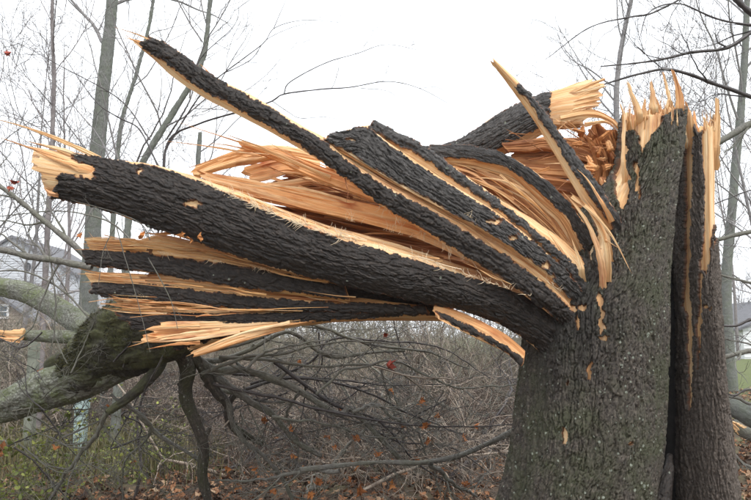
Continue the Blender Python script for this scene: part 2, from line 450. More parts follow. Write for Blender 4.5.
def splinter(parent, pts, w, th=.012, mat='wood_pale', depth=4.1, seed=0, name='splinter', tip=.08, twist=0.0, sink=.03):
    """a torn strand of wood: base first, tip last; w in metres at the base"""
    ctr = pxrail(pts, 26, depth); n = len(ctr)
    T = unit(np.gradient(ctr, axis=0)); tc = unit(np.array((0, 0, CAM_H)) - ctr)
    ctr = ctr - tc * (sink * np.maximum(0, 1 - np.linspace(0, 1, n) / .35) ** 1.5)[:, None]      # the root dives into the wood it tore from
    X = unit(np.cross(T, tc)); Z = np.cross(X, T)
    ang = twist * np.linspace(0, 1, n)[:, None]; X, Z = X * np.cos(ang) + Z * np.sin(ang), Z * np.cos(ang) - X * np.sin(ang)
    rs = np.random.RandomState(seed + 77); t = np.linspace(0, 1, n)
    prof = (1 - t ** 1.15) * (1 - tip) + tip; prof = prof * np.where(t > .9, 1 - .5 * (t - .9) / .1 * rs.rand(), 1)
    k = 12; s = np.linspace(-1, 1, k // 2)
    wl = w * .5 * prof * (1 + .22 * noise(t * 4, 0, seed, seed) + .2 * noise(t * 16, 0, seed, seed)); wr = w * .5 * prof * (1 + .22 * noise(t * 4, 9, seed, seed + 1) + .2 * noise(t * 16, 9, seed, seed))
    top = []; bot = []; strand = rs.rand(k)
    for q, ss in enumerate(s):
        across = np.where(ss < 0, wl, wr) * ss
        hz = th * .5 * np.sqrt(np.maximum(prof, .06)) * (1 - .5 * ss * ss) * (.45 + .9 * strand[q]) + .0016 * noise(ss * 6, t * 9, seed, seed + 2)
        top.append(ctr + X * across[:, None] + Z * hz[:, None]); bot.append(ctr + X * across[:, None] - Z * (hz * .8)[:, None])
    G = np.stack(top + bot[::-1], 1)
    G[-1] += T[-1] * (w * .55 * (rs.rand(k, 1) - .3)); G[-2] += T[-1] * (w * .2 * rs.rand(k, 1))
    K = G.shape[1]; L = np.linalg.norm(np.diff(ctr, axis=0), axis=1).sum()
    V = G.reshape(-1, 3); F = grid_faces(n, K, True); caps = []
    for st in (0, n - 1):
        for i in range(K // 2 - 1):
            q = [st * K + i, st * K + i + 1, st * K + K - 2 - i, st * K + K - 1 - i]; caps.append(q if st else q[::-1])
    u = np.concatenate([s * w / 2, s[::-1] * w / 2])
    uvw = np.stack(np.broadcast_arrays(u[None, :], (t * L)[:, None], seed * .91), -1).reshape(-1, 3)
    return add(name, mesh_np(name, V, [F, np.array(caps)], M[mat], {'uvw': uvw}, False), parent)


# ------------------------------------------------------------------ ground
def ground_z(x, y):
    return .05 * fbm(np.asarray(x) * .35, np.asarray(y) * .35, 0, 3, 4) + .02 * fbm(np.asarray(x) * 2, np.asarray(y) * 2, 0, 2, 8)
def gaxis(lo, hi, mid, n, k=4.2):
    t = np.linspace(-1, 1, n); s = np.sinh(k * t) / np.sinh(k)
    return np.where(s < 0, mid + s * (mid - lo), mid + s * (hi - mid))
gx = gaxis(-260, 260, 0, 260); gy = gaxis(-120, 420, 8, 260)
GX, GY = np.meshgrid(gx, gy)
GV = np.stack([GX, GY, ground_z(GX, GY)], -1)
gm, gn, gb = newmat('ground')
gpos = nd(gn, 'NewGeometry').outputs['Position']
g1 = tnoise(gn, gpos, 3.5, 6, .7); g2 = tnoise(gn, gpos, .45, 4, .6); g3 = tnoise(gn, gpos, 28, 3)
earth = ramp(gn, g1, [(.3, (.030, .022, .016)), (.5, (.085, .060, .042)), (.72, (.19, .135, .095))])
grass = ramp(gn, g3, [(.25, (.075, .095, .030)), (.75, (.17, .20, .075))])
sepx = nd(gn, 'SeparateXYZ'); gn.links.new(gpos, sepx.inputs[0])
lawn = math_(gn, 'MULTIPLY', ramp(gn, math_(gn, 'ADD', math_(gn, 'MULTIPLY', sepx.outputs[0], .06), math_(gn, 'MULTIPLY', math_(gn, 'SUBTRACT', g2, .5), .8)), [(.45, (0, 0, 0)), (.62, (1, 1, 1))]), .9)
tuft = math_(gn, 'MULTIPLY', ramp(gn, g2, [(.5, (0, 0, 0)), (.62, (1, 1, 1))]), .5)
gc = mixc(gn, tuft, earth, grass); gc = mixc(gn, lawn, gc, grass)
gn.links.new(gc, gb.inputs['Base Color']); gb.inputs['Roughness'].default_value = .9; gb.inputs['Specular IOR Level'].default_value = .2
bump(gn, g1, .6, .05, gb)
ground = add('ground', mesh_np('ground', GV.reshape(-1, 3), grid_faces(260, 260, False)[:, ::1], gm))
tag(ground, 'brown leaf strewn ground running back to green lawn', 'ground', kind='structure')

# ------------------------------------------------------------------ the storm-broken tree
TB = P(625, 300, 4.5); tree_base = (TB[0], 4.5, 0)
tree = thing('broken_tree', 'thick storm-broken tree split open, its bark and pale wood slabs torn over to the left', 'broken tree', tree_base)

def stump(name, rows, holes, top_px, seed, bark, wood='wood_pale', res=.0045, flare=0.0, bt=.016, lump=.02, label=None, cu=.026, cv=.085, topjag=.05, jit=1.0, win=.009, wamp=1.0):
    """rows: (py, left px, right px, centre depth, depth radius), listed from the ground upwards;
    top_px: list of (px, py) of the torn upper rim"""
    Z = np.array([P(r[1], r[0], r[3])[2] for r in rows])
    XL = np.array([P(r[1], r[0], r[3])[0] for r in rows]); XR = np.array([P(r[2], r[0], r[3])[0] for r in rows])
    YC = np.array([r[3] for r in rows]); RY = np.array([r[4] for r in rows])
    if Z[0] > -.1:                      # run the last row down into the soil with a root flare
        Z = np.concatenate([[-.15], Z]); c = .5 * (XL[0] + XR[0]); hw = .5 * (XR[0] - XL[0]) * (1.22 + flare)
        XL = np.concatenate([[c - hw], XL]); XR = np.concatenate([[c + hw], XR]); YC = np.concatenate([[YC[0]], YC]); RY = np.concatenate([[RY[0] * 1.2], RY])
    def build(nz, th, inset, barkpass):
        tt = np.linspace(0, 1, nz)
        dense = np.linspace(Z[0], Z[-1], 400)
        def sm(arr):
            d = np.interp(dense, Z, arr); ker = np.hanning(25); ker /= ker.sum()
            return np.convolve(np.pad(d, 12, mode='edge'), ker, mode='valid')
        sXL, sXR, sYC, sRY = sm(XL), sm(XR), sm(YC), sm(RY)
        # torn rim height for every direction round the trunk, read at the rim's own position
        ztop = np.full(len(th), Z[-1])
        for _ in range(3):
            xl, xr, yc, ry = [np.interp(ztop, dense, q) for q in (sXL, sXR, sYC, sRY)]
            pos = np.stack([.5 * (xl + xr) + .5 * (xr - xl) * np.sin(th), yc - ry * np.cos(th), ztop], -1)
            px, py = proj(pos)
            tx = np.array([q[0] for q in top_px]); ty = np.array([q[1] for q in top_px])
            want = np.interp(px, tx, ty)
            ztop = np.array([P(a, b, c)[2] for a, b, c in zip(px, want, pos[:, 1])])
        ztop = ztop - topjag * (.6 * jag(len(th), 60, seed, 1.3) + .4 * jag(len(th), 170, seed + 1, 1.2))
        zz = Z[0] + (ztop[None, :] - Z[0]) * tt[:, None]
        xl, xr, yc, ry = [np.interp(zz, dense, q) for q in (sXL, sXR, sYC, sRY)]
        sx, cy = np.sin(th)[None, :], np.cos(th)[None, :]
        rx = .5 * (xr - xl) - inset; ry = ry - inset
        G = np.stack([.5 * (xl + xr) + rx * sx, yc - ry * cy, zz], -1)
        u = th[None, :] * (.5 * (rx + ry)).mean(1, keepdims=True); v = zz
        low = lump * fbm(sx * 1.6 + 0 * zz, cy * 1.6 + 0 * zz, zz * 1.1, 3, seed) + lump * .7 * noise(sx * 4 + 0 * zz, cy * 4 + 0 * zz, zz * .7, seed + 3)
        nr = grid_normals(G, True); cen = np.stack([.5 * (xl + xr), yc, zz], -1)
        if ((G - cen) * nr).sum() < 0: nr = -nr
        return G + nr * low[..., None], nr, u, v
    # wood body
    nz = int((Z[-1] - Z[0]) / .014)
    th = np.concatenate([np.linspace(-1.75, 1.75, 150), np.linspace(1.75, 2 * np.pi - 1.75, 40)[1:-1]])
    G, nr, u, v = build(nz, th, bt + win, False)
    G = G + nr * (wamp * (.004 * noise(u / .008, v / .3, 0, seed + 5) + .007 * noise(u / .03, v / .6, 0, seed + 6)))[..., None]
    K = len(th); V = G.reshape(-1, 3); F = grid_faces(nz, K, True)
    ctr = G[-1].mean(0); ctr[2] = G[-1][:, 2].min() - .12
    mid = .5 * (G[-1] + ctr); mid[:, 2] = G[-1][:, 2].min() - .05 + .03 * np.random.RandomState(seed).rand(K)
    V = np.concatenate([V, mid, ctr[None]]); b0 = (nz - 1) * K; j = np.arange(K); j2 = (j + 1) % K
    F2 = np.stack([b0 + j, b0 + j2, nz * K + j2, nz * K + j], 1)
    F3 = np.stack([nz * K + j, nz * K + j2, np.full(K, nz * K + K)], 1)
    uvw = np.stack([u, v, np.full(u.shape, seed * 1.0)], -1).reshape(-1, 3); uvw = np.concatenate([uvw, uvw[-K - 1:]])
    body = add(name, mesh_np(name, V, [F, F2, F3], M[wood], {'uvw': uvw}), tree)
    if label: body['label'] = label
    # bark relief
    circ = .5 * (XR - XL).max() * np.pi
    th = np.concatenate([np.linspace(-1.7, 1.7, int(circ * 1.15 / res)), np.linspace(1.7, 2 * np.pi - 1.7, 50)[1:-1]])
    nzb = int((Z[-1] - Z[0]) / res)
    G, nr, u, v = build(nzb, th, bt, True)
    h = bark_height(u, v, seed, cu, cv)
    px, py = proj(G)
    jx = px + 3.0 * jit * fbm(u * 45, v * 25, 0, 3, seed + 51); jy = py + 5.0 * fbm(u * 45, v * 25, 5, 3, seed + 52)
    front = (np.cos(th) > -.1)[None, :]
    keep = np.ones(px.shape, bool)
    for hp in holes: keep &= ~(in_poly(jx, jy, hp) & front)
    keep[-3:] = False
    hh = np.where(keep, np.maximum(.002, bt * (.55 + 1.4 * (h - .45))), -win - .006)
    G = G + nr * hh[..., None]
    K = len(th); F = grid_faces(nzb, K, True); kf = keep.ravel(); F = F[kf[F].any(1)]
    used = np.unique(F); re = np.full(nzb * K, -1); re[used] = np.arange(len(used))
    at = {'uvw': np.stack([u, v, np.full(u.shape, seed * 1.0)], -1).reshape(-1, 3)[used], 'edge': edge_attr(keep, seed, 0).ravel()[used]}
    add('bark', mesh_np('bark', G.reshape(-1, 3)[used], re[F], M[bark], at), body)
    return body

def ell(cx, cy, rx, ry, n=9): return [(cx + rx * math.cos(i * 6.283 / n), cy + ry * math.sin(i * 6.283 / n)) for i in range(n)]
main_rows = [(560, 478, 640, 4.52, .56), (500, 500, 648, 4.52, .50), (450, 513, 656, 4.5, .47), (400, 520, 662, 4.5, .45), (350, 524, 665, 4.5, .44), (325, 526, 666, 4.5, .44),
             (305, 530, 666, 4.49, .42), (280, 551, 667, 4.47, .38), (250, 568, 668, 4.45, .33), (215, 578, 669, 4.43, .29), (190, 600, 671, 4.40, .24), (170, 616, 673, 4.38, .20),
             (140, 620, 679, 4.37, .17), (100, 622, 684, 4.37, .15)]
main_holes = [
    [(600, 40), (690, 40), (684, 101), (674, 108), (664, 117), (657, 128), (652, 136), (645, 148), (640, 160), (640, 174), (636, 176), (634, 168), (641, 158), (641, 138), (634, 131), (628, 134), (628, 165), (630, 178), (628, 198), (623, 212), (617, 200), (610, 150)],
    [(636, 176), (640, 172), (640, 198), (637, 206)],
    ell(572, 309, 6, 4), ell(583, 307, 5, 4), ell(602, 320, 2.5, 14), ell(604, 337, 5, 2), ell(566, 436, 2.6, 8), ell(590, 372, 2.2, 9), ell(532, 328, 4, 2.5), ell(600, 302, 3, 9), ell(628, 443, 2.6, 2.6), ell(592, 250, 2.5, 12), ell(577, 322, 2, 7), ell(569, 382, 1.8, 4),
    [(594, 214), (612, 214), (611, 250), (607, 285), (604, 290), (599, 270), (600, 245)],
]
main_top = [(560, 165), (600, 150), (618, 124), (623, 108), (630, 112), (640, 109), (652, 110), (664, 108), (672, 104), (684, 103), (700, 103)]
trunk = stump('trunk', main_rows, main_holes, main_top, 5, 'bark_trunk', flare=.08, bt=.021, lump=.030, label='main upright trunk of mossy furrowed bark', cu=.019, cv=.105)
stem_rows = [(560, 672, 745, 4.72, .40), (500, 676, 731, 4.70, .36), (450, 677, 723, 4.68, .33), (400, 679, 717, 4.66, .31), (350, 679.5, 713, 4.65, .30), (300, 678, 710, 4.64, .29), (250, 675, 709.5, 4.64, .28),
             (200, 674, 710, 4.64, .27), (150, 673, 712, 4.64, .26), (100, 672, 713, 4.64, .24)]
stem_holes = [
    [(685, 60), (695, 60), (694, 160), (693, 200), (692.5, 250), (691.5, 285), (692, 300), (688, 313), (683, 304), (686, 280), (687, 200)],
    [(703, 60), (728, 60), (721, 180), (717, 197), (712, 230), (709.5, 262), (707, 278), (702, 266), (704, 240), (705, 200), (704, 170), (702, 150)],
    [(714, 200), (718, 195), (716, 240), (712, 252)],
    [(698, 318), (702.5, 318), (701, 336), (697, 337)],
    [(688, 300), (693.5, 300), (694, 345), (695, 362), (693, 412), (690, 412), (689.5, 362), (688, 350)],
    [(700.5, 262), (704.5, 262), (703, 320), (701, 370), (699, 370), (699.5, 320)],
    ell(708, 307, 4, 2),
]
stem_top = [(660, 108), (676, 110), (690, 108), (698, 128), (704, 124), (712, 122), (718, 110), (724, 112)]
stem = stump('stem', stem_rows, stem_holes, stem_top, 9, 'bark_stem', bt=.018, lump=.014, label='brown second stem split from the main trunk', res=.0045, cu=.015, cv=.12, jit=.45, win=.002, wamp=.25)
# the inside of the cleft between the two, its deep shade painted near-black
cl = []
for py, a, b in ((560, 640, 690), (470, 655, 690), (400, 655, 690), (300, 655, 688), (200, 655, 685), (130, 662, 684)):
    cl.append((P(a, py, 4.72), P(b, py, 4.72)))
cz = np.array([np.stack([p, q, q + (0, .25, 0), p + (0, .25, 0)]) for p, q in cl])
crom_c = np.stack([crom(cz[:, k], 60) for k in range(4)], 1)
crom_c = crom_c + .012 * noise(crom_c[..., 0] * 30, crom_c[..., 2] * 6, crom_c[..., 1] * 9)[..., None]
add('cleft_wood', mesh_np('cleft_wood', crom_c.reshape(-1, 3), grid_faces(60, 4, True), M['cleft_shade'], {'uvw': crom_c.reshape(-1, 3)}), tree)
o_ = log_mesh('root_rib', [P(656, 540, 4.45), P(664, 490, 4.5), P(669, 468, 4.55), P(670, 455, 4.62)], [.06, .05, .035, .012], M['bark_wet'], 3, .006, .012)
add('root_rib', o_, tree)

# ---- slabs torn over to the left (rails are the upper and the lower rim of each bark face, tip first)
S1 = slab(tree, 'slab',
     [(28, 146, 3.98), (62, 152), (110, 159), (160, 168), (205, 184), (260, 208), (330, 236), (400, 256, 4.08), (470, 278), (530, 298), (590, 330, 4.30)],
     [(44, 196, 4.05), (100, 208), (150, 226), (200, 243), (260, 263), (330, 281), (400, 297, 4.15), (470, 312), (520, 335), (575, 385, 4.34)],
     wa=[(0, 0, 2, .10), (.25, 0, -1, .12), (.36, 1, -7, .14), (.6, 3, -9, .14), (.85, 5, -9, .10), (1, 2, -2, .1)], wb=[(0, 2, -4, .16), (1, 0, 2, .2)], bulge=.055, th=.16, bark='bark_wet', seed=21, ragged=.16, bark_start=0.0, bark_t=.017, cu=.020, cv=.10,
     holes=[[(10, 120), (68, 149), (72, 158), (78, 162), (94, 168), (93, 179), (70, 174), (61, 172), (57, 178), (60, 184), (53, 188), (50, 210), (10, 210)], ell(193, 204, 9, 3), ell(140, 172, 3, 2)],
     label='broad lower slab of wet black bark with torn pale end')
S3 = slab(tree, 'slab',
     [(150, 36, 4.02), (175, 50), (215, 78), (255, 100), (290, 122), (325, 143), (345, 160), (380, 183), (420, 205), (460, 228), (500, 252), (540, 280, 4.09), (572, 312, 4.17), (590, 335, 4.28)],
     [(139, 46, 4.02), (165, 62), (200, 88), (245, 113), (285, 136), (318, 158), (345, 178), (380, 204), (420, 228), (460, 252), (500, 278), (535, 303, 4.11), (562, 325, 4.20), (580, 345, 4.30)],
     wa=[(0, -4, -2, .03), (.3, 1, -2, .05), (.42, 5, -3, .06), (.5, 9, -5, .06), (.62, 13, -7, .06), (.8, 13, -8, .05), (.9, 9, -6, .04), (1, 2, -1, .04)],
     wb=[(0, -9, -7, .03), (.08, -6, 2, .05), (.18, -4, 4, .05), (.32, -3, 3, .05), (.42, 0, 0, .05), (1, 0, 0, .05)], bulge=.02, th=.05, bark='bark_wet', seed=33, ragged=.10, bark_t=.018, cu=.02, cv=.08,
     label='long narrow slab of black bark rising to a splintered tip')
S4 = slab(tree, 'slab',
     [(321, 138, 4.08), (345, 131), (366, 127), (378, 136), (392, 147), (425, 170), (468, 197), (500, 217), (540, 249, 4.08), (576, 283, 4.15), (598, 318, 4.28)],
     [(322, 140, 4.07), (345, 151), (365, 163), (385, 175), (420, 196), (460, 218), (500, 240), (535, 265, 4.06), (560, 288, 4.13), (580, 312, 4.22), (588, 330, 4.30)],
     wa=[(0, 2, -2, .05), (.12, 4, -3, .05), (.3, 3, -5, .05), (.5, 2, -4, .05), (1, 1, -2, .05)], bulge=.014, th=.06, bark='bark_grey', seed=41, ragged=.10, bark_t=.018, cu=.019, cv=.10,
     holes=[ell(494, 222, 8, 2.4), ell(513, 238, 5, 2.0), ell(545, 266, 4, 3), ell(550, 276, 6, 2.2), ell(352, 141, 5, 1.2)], label='wide grey bark slab, lower of a split pair, pointed at its left tip')
S4b = slab(tree, 'slab',
     [(371, 121, 4.14), (378, 124), (395, 132), (420, 145), (445, 162), (470, 181), (500, 203), (530, 227), (560, 251, 4.12), (584, 281, 4.18), (602, 312, 4.28)],
     [(366, 131, 4.12), (376, 134), (395, 144), (425, 160), (448, 176), (470, 192), (500, 212), (530, 236), (558, 262, 4.12), (580, 290, 4.18), (596, 318, 4.28)],
     wa=[(0, 0, 1, .06), (.45, 2, -1, .06), (.6, 8, -5, .06), (.8, 11, -6, .06), (1, 4, -2, .06)], wb=[(0, -4, 4, .0), (.2, -5, 6, .0), (.4, -3, 5, .0), (.6, 0, 1, .0), (1, 0, 0, .0)], bulge=.012, th=.06, bark='bark_grey', seed=47, ragged=.08, bark_t=.018, cu=.018, cv=.08,
     label='narrow grey bark slab, upper of a split pair, highest at its ragged left tip')
S5 = slab(tree, 'slab',
     [(608, 80, 4.72), (585, 83), (560, 89), (530, 98), (500, 113), (470, 133), (440, 147), (405, 158, 4.6)],
     [(594, 123, 4.72), (570, 125), (547, 126), (518, 138), (492, 151), (465, 160), (430, 168), (400, 176, 4.6)],
     wb=[(0, 0, 2, .12), (.2, 0, 4, .1), (.35, 2, 10, .08), (.7, 0, 8, .08), (1, 0, 5, .1)], bulge=.04, th=.14, bark='bark_grey', cu=.019, cv=.10, seed=52, ragged=.20, bark_t=.015,
     holes=[[(549, 60), (640, 60), (640, 150), (556, 150), (552, 120), (548, 112), (551, 104)]], label='upper broken piece with grey bark and squared pale end')
Sc = slab(tree, 'slab',
     [(412, 148, 4.32), (455, 145), (490, 150), (515, 160), (545, 180), (570, 205, 4.2), (588, 228, 4.24), (600, 250, 4.32)],
     [(432, 158, 4.28), (470, 160), (508, 169), (530, 185), (548, 201), (565, 217, 4.2), (578, 240, 4.24), (588, 262, 4.32)],
     wb=[(0, 2, 6, .05), (.3, -1, 8, .05), (.6, -5, 8, .05), (1, -6, 6, .05)], bulge=.012, th=.07, bark='bark_grey', cu=.017, cv=.09, seed=61, ragged=.05, bark_t=.014, label='arched grey bark slab above the red heartwood')
S6 = slab(tree, 'slab',
     [(492, 57, 3.98), (514, 78), (533, 98), (555, 126), (577, 156), (600, 187, 4.08), (620, 218, 4.16), (628, 232, 4.24)],
     [(490, 59, 3.98), (510, 82), (528, 104), (548, 133), (569, 166), (590, 198, 4.08), (611, 226, 4.16), (620, 240, 4.24)],
     wb=[(0, -1, 1, .02), (.2, -4, 3, .03), (.6, -6, 4, .03), (1, -7, 4, .03)], bulge=.010, th=.03, bark='bark_grey', seed=71, ragged=.05, bark_t=.012, label='thin upright spike of bark and wood leaning left', res=.005,
     holes=[[(480, 40), (520, 60), (522, 76), (517, 86), (505, 84)]])
# lower stack of slabs: pale torn edge above, black bark below
low = [
 ([(82, 249, 4.22), (140, 253), (230, 265), (280, 273), (345, 287, 4.25)], [(88, 266, 4.22), (140, 271), (230, 286), (300, 294), (350, 300, 4.25)],
  [(0, -3, -12, .05), (.2, -1, -11, .05), (.28, 0, -20, .05), (.38, 0, -18, .05), (.6, 0, -14, .05), (1, 0, -2, .05)], 'lower slab with the widest torn edge, just under the broad black slab'),
 ([(86, 281, 4.24), (150, 284), (230, 294), (330, 303), (425, 307, 4.3)], [(90, 295, 4.24), (150, 301), (230, 308), (330, 312), (430, 314, 4.3)],
  [(0, -3, -9, .05), (.3, 0, -12, .05), (.7, 0, -9, .05), (1, 0, -1, .05)], 'second lower slab with a thin pale torn edge'),
 ([(108, 311, 4.26), (160, 313), (230, 315), (320, 311), (410, 305, 4.32)], [(135, 330, 4.26), (180, 329), (230, 326), (320, 320), (415, 314, 4.32)],
  [(0, -3, -19, .05), (.25, 0, -18, .05), (.5, 0, -12, .05), (.8, 0, -6, .05), (1, 0, -1, .05)], 'third lower slab with a broad pale torn edge'),
]
LS = []
for i, (A, B, wa, lb) in enumerate(low):
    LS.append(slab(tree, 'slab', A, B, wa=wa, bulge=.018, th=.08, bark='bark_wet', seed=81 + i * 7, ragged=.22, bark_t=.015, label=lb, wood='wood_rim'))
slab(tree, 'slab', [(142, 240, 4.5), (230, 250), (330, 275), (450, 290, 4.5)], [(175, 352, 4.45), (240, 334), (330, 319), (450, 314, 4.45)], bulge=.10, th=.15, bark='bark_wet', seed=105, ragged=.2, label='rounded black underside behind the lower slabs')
slab(tree, 'slab', [(148, 323, 4.22), (190, 321), (230, 320), (290, 318), (352, 311, 4.3)], [(133, 342, 4.2), (170, 340), (200, 337), (240, 331), (300, 323), (355, 315, 4.3)], bulge=.006, th=.05, bark=None, wood='wood_orange', seed=111, ragged=.22, label='bare orange plank, lowest but one of the lower stack', ledge=.014)
slab(tree, 'slab', [(186, 353, 4.2), (210, 344), (232, 335), (275, 325, 4.3)], [(190, 358, 4.2), (215, 351), (242, 342), (285, 330, 4.3)], bulge=.004, th=.03, bark=None, wood='wood_orange', seed=117, ragged=.10, label='small bare orange plank at the bottom of the lower stack')
slab(tree, 'slab', [(430, 310, 4.16), (450, 317), (480, 331), (505, 345), (524, 360, 4.22)], [(436, 316, 4.16), (455, 326), (482, 340), (505, 352), (522, 366, 4.22)],
     wa=[(0, 2, -8, .02), (.5, 4, -9, .02), (1, 2, -10, .02)], bulge=.008, th=.03, bark='bark_wet', wood='wood_orange', seed=123, ragged=.04, label='short bare strip hanging under the hinge beside the trunk', bark_t=.010)
# bare inner planks
pl = [
 ([(190, 168, 4.32), (213, 173), (263, 182), (330, 198), (380, 209), (430, 221), (485, 250), (540, 298, 4.28)], [(198, 182, 4.30), (225, 188), (262, 199), (340, 217), (390, 229), (430, 242), (500, 278), (545, 310, 4.28)], 'wood_orange', .06, .12, 'long bare plank lying above the broad black slab'),
 ([(232, 139, 4.30), (262, 146), (285, 152), (313, 162), (347, 174), (385, 196), (430, 218), (480, 250, 4.26)], [(240, 147, 4.30), (262, 155), (282, 163), (323, 180), (352, 190), (382, 203), (428, 226), (478, 256, 4.26)], 'wood_orange', .06, .12, 'bare orange plank tucked under the long narrow slab'),
 ([(186, 170, 4.42), (215, 158), (245, 148), (275, 146), (320, 152, 4.42)], [(192, 177, 4.40), (220, 168), (250, 161), (280, 158), (320, 166, 4.40)], 'wood_pale', .04, .10, 'pale plank curving down to the left above the sky gap'),
 ([(240, 171, 4.40), (258, 166), (280, 161), (305, 166), (330, 176, 4.44)], [(250, 181, 4.40), (266, 179), (288, 173), (308, 177), (332, 186, 4.44)], 'wood_orange', .04, .08, 'half hidden brown plank between the bare planks'),
 ([(262, 183, 4.38), (290, 179), (315, 177), (350, 190, 4.42)], [(268, 188, 4.38), (292, 186), (318, 184), (350, 198, 4.42)], 'wood_pale', .03, .06, 'thin pale plank just above the long bare plank'),
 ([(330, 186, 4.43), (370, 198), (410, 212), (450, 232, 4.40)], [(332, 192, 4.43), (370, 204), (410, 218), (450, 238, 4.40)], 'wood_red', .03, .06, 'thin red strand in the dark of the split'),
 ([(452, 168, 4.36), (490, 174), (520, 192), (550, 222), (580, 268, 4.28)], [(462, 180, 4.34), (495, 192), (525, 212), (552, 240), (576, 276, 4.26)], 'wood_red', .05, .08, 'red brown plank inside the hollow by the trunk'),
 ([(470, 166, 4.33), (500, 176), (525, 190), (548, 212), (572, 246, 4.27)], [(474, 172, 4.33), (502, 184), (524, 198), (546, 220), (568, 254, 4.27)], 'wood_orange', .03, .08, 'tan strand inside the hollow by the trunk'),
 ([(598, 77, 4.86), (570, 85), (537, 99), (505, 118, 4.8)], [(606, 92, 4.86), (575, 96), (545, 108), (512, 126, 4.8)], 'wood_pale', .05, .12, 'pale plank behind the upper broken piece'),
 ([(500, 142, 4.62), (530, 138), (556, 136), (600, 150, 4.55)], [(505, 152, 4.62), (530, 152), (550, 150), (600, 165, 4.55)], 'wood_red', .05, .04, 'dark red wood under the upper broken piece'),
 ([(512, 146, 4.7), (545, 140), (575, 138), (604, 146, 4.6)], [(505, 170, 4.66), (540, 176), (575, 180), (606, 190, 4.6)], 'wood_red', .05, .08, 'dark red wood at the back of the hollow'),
]
for i, (A, B, wd, th, rg, lb) in enumerate(pl):
    slab(tree, 'plank', A, B, bulge=.006, th=th, bark=None, wood=wd, seed=131 + 5 * i, ragged=rg, label=lb, ledge=.013, fib=.005)
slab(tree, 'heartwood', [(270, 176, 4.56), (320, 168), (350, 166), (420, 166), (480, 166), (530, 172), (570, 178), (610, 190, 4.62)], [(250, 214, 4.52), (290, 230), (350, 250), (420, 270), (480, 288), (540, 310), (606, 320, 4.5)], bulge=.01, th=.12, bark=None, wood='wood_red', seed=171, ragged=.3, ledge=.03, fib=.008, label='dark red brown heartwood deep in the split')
slab(tree, 'rotten_wood', [(576, 122, 4.58), (590, 150), (600, 180), (606, 215), (606, 290, 4.5)], [(622, 120, 4.56), (630, 150), (636, 180), (640, 215), (640, 290, 4.5)], bulge=.03, th=.14, bark=None, wood='wood_rot', seed=177, ragged=.26, ledge=.034, fib=.012, label='crumbling orange brown rotten core at the top of the trunk')

# ---- splinters: base, ..., tip
sp = [
 (S1, [(100, 158), (60, 140), (25, 127), (-8, 118)], .028, .010, 'wood_pale', 3.99), (S1, [(92, 168), (55, 156), (28, 147), (2, 138)], .034, .012, 'wood_pale', 3.97),
 (S1, [(94, 172), (62, 162), (38, 152)], .05, .014, 'wood_orange', 3.96), (S1, [(90, 160), (60, 150), (30, 142)], .045, .014, 'wood_pale', 3.985), (S1, [(64, 186), (50, 184), (43, 180)], .05, .02, 'wood_pale', 4.0),
 (S1, [(60, 194), (50, 193), (44, 188)], .04, .02, 'wood_orange', 4.0),
 (S3, [(190, 80), (160, 58), (127, 36)], .04, .014, 'wood_pale', 4.03), (S3, [(165, 56), (145, 44), (127, 38)], .035, .012, 'wood_orange', 4.0), (S3, [(160, 48), (142, 36), (114, 27)], .014, .006, 'wood_pale', 4.03),
 (S3, [(215, 84), (208, 72), (200, 64)], .02, .008, 'wood_orange', 4.03),
 (tree, [(300, 166), (250, 146), (196, 128), (178, 122)], .018, .007, 'wood_orange', 4.25), (tree, [(262, 156), (220, 148), (166, 141)], .015, .007, 'wood_orange', 4.28), (tree, [(330, 178), (262, 148), (225, 134)], .03, .01, 'wood_pale', 4.24),
 (tree, [(262, 150), (230, 155), (188, 168)], .03, .012, 'wood_orange', 4.36), (tree, [(360, 205), (300, 188), (240, 186)], .022, .01, 'wood_pale', 4.27), (tree, [(350, 196), (310, 184), (286, 182)], .02, .01, 'wood_red', 4.4),
 (tree, [(345, 178), (348, 192), (346, 204)], .010, .006, 'wood_red', 4.06),
 (trunk, [(640, 130), (637, 108), (632, 95), (628, 83)], .05, .03, 'wood_pale', 4.25), (trunk, [(655, 122), (653, 104), (651, 82)], .05, .03, 'wood_pale', 4.24), (trunk, [(679, 125), (680, 104), (678, 88), (673, 72)], .055, .03, 'wood_pale', 4.26),
 (trunk, [(672, 112), (668, 92), (663, 73)], .030, .02, 'wood_pale', 4.28), (trunk, [(625, 190), (623, 150), (624, 118), (620, 104)], .034, .02, 'wood_pale', 4.22), (trunk, [(660, 130), (661, 114), (656, 98)], .03, .02, 'wood_orange', 4.26),
 (trunk, [(665, 125), (666, 112), (668, 100)], .04, .02, 'wood_pale', 4.25), (trunk, [(646, 126), (644, 112), (645, 100)], .04, .02, 'wood_pale', 4.25),
 (stem, [(714, 170), (716, 140), (717, 120), (717, 101)], .06, .025, 'wood_pale', 4.40), (stem, [(708, 150), (707, 132), (704, 118)], .035, .02, 'wood_pale', 4.40), (stem, [(690, 150), (690, 125), (686, 104)], .06, .03, 'wood_pale', 4.55), (stem, [(683, 158), (682, 130), (684, 112)], .07, .03, 'wood_pale', 4.5),
 (stem, [(698, 150), (696, 130), (694, 112)], .04, .03, 'wood_orange', 4.55),
 (tree, [(560, 118), (590, 113), (612, 121), (622, 136), (626, 160)], .06, .03, 'wood_pale', 4.45), (tree, [(585, 125), (606, 122), (618, 132)], .03, .02, 'wood_orange', 4.42),
]
for i, (par, pts, ww, th, mt, dp) in enumerate(sp): splinter(par, pts, ww * (1.1 if par in (trunk, stem) else 1), th * (.55 if par in (trunk, stem) else 1), mt, dp, seed=300 + i, tip=(.30 if par in (trunk, stem) else .08), sink=(.09 if par in (trunk, stem) else .03))
rq = np.random.RandomState(66)
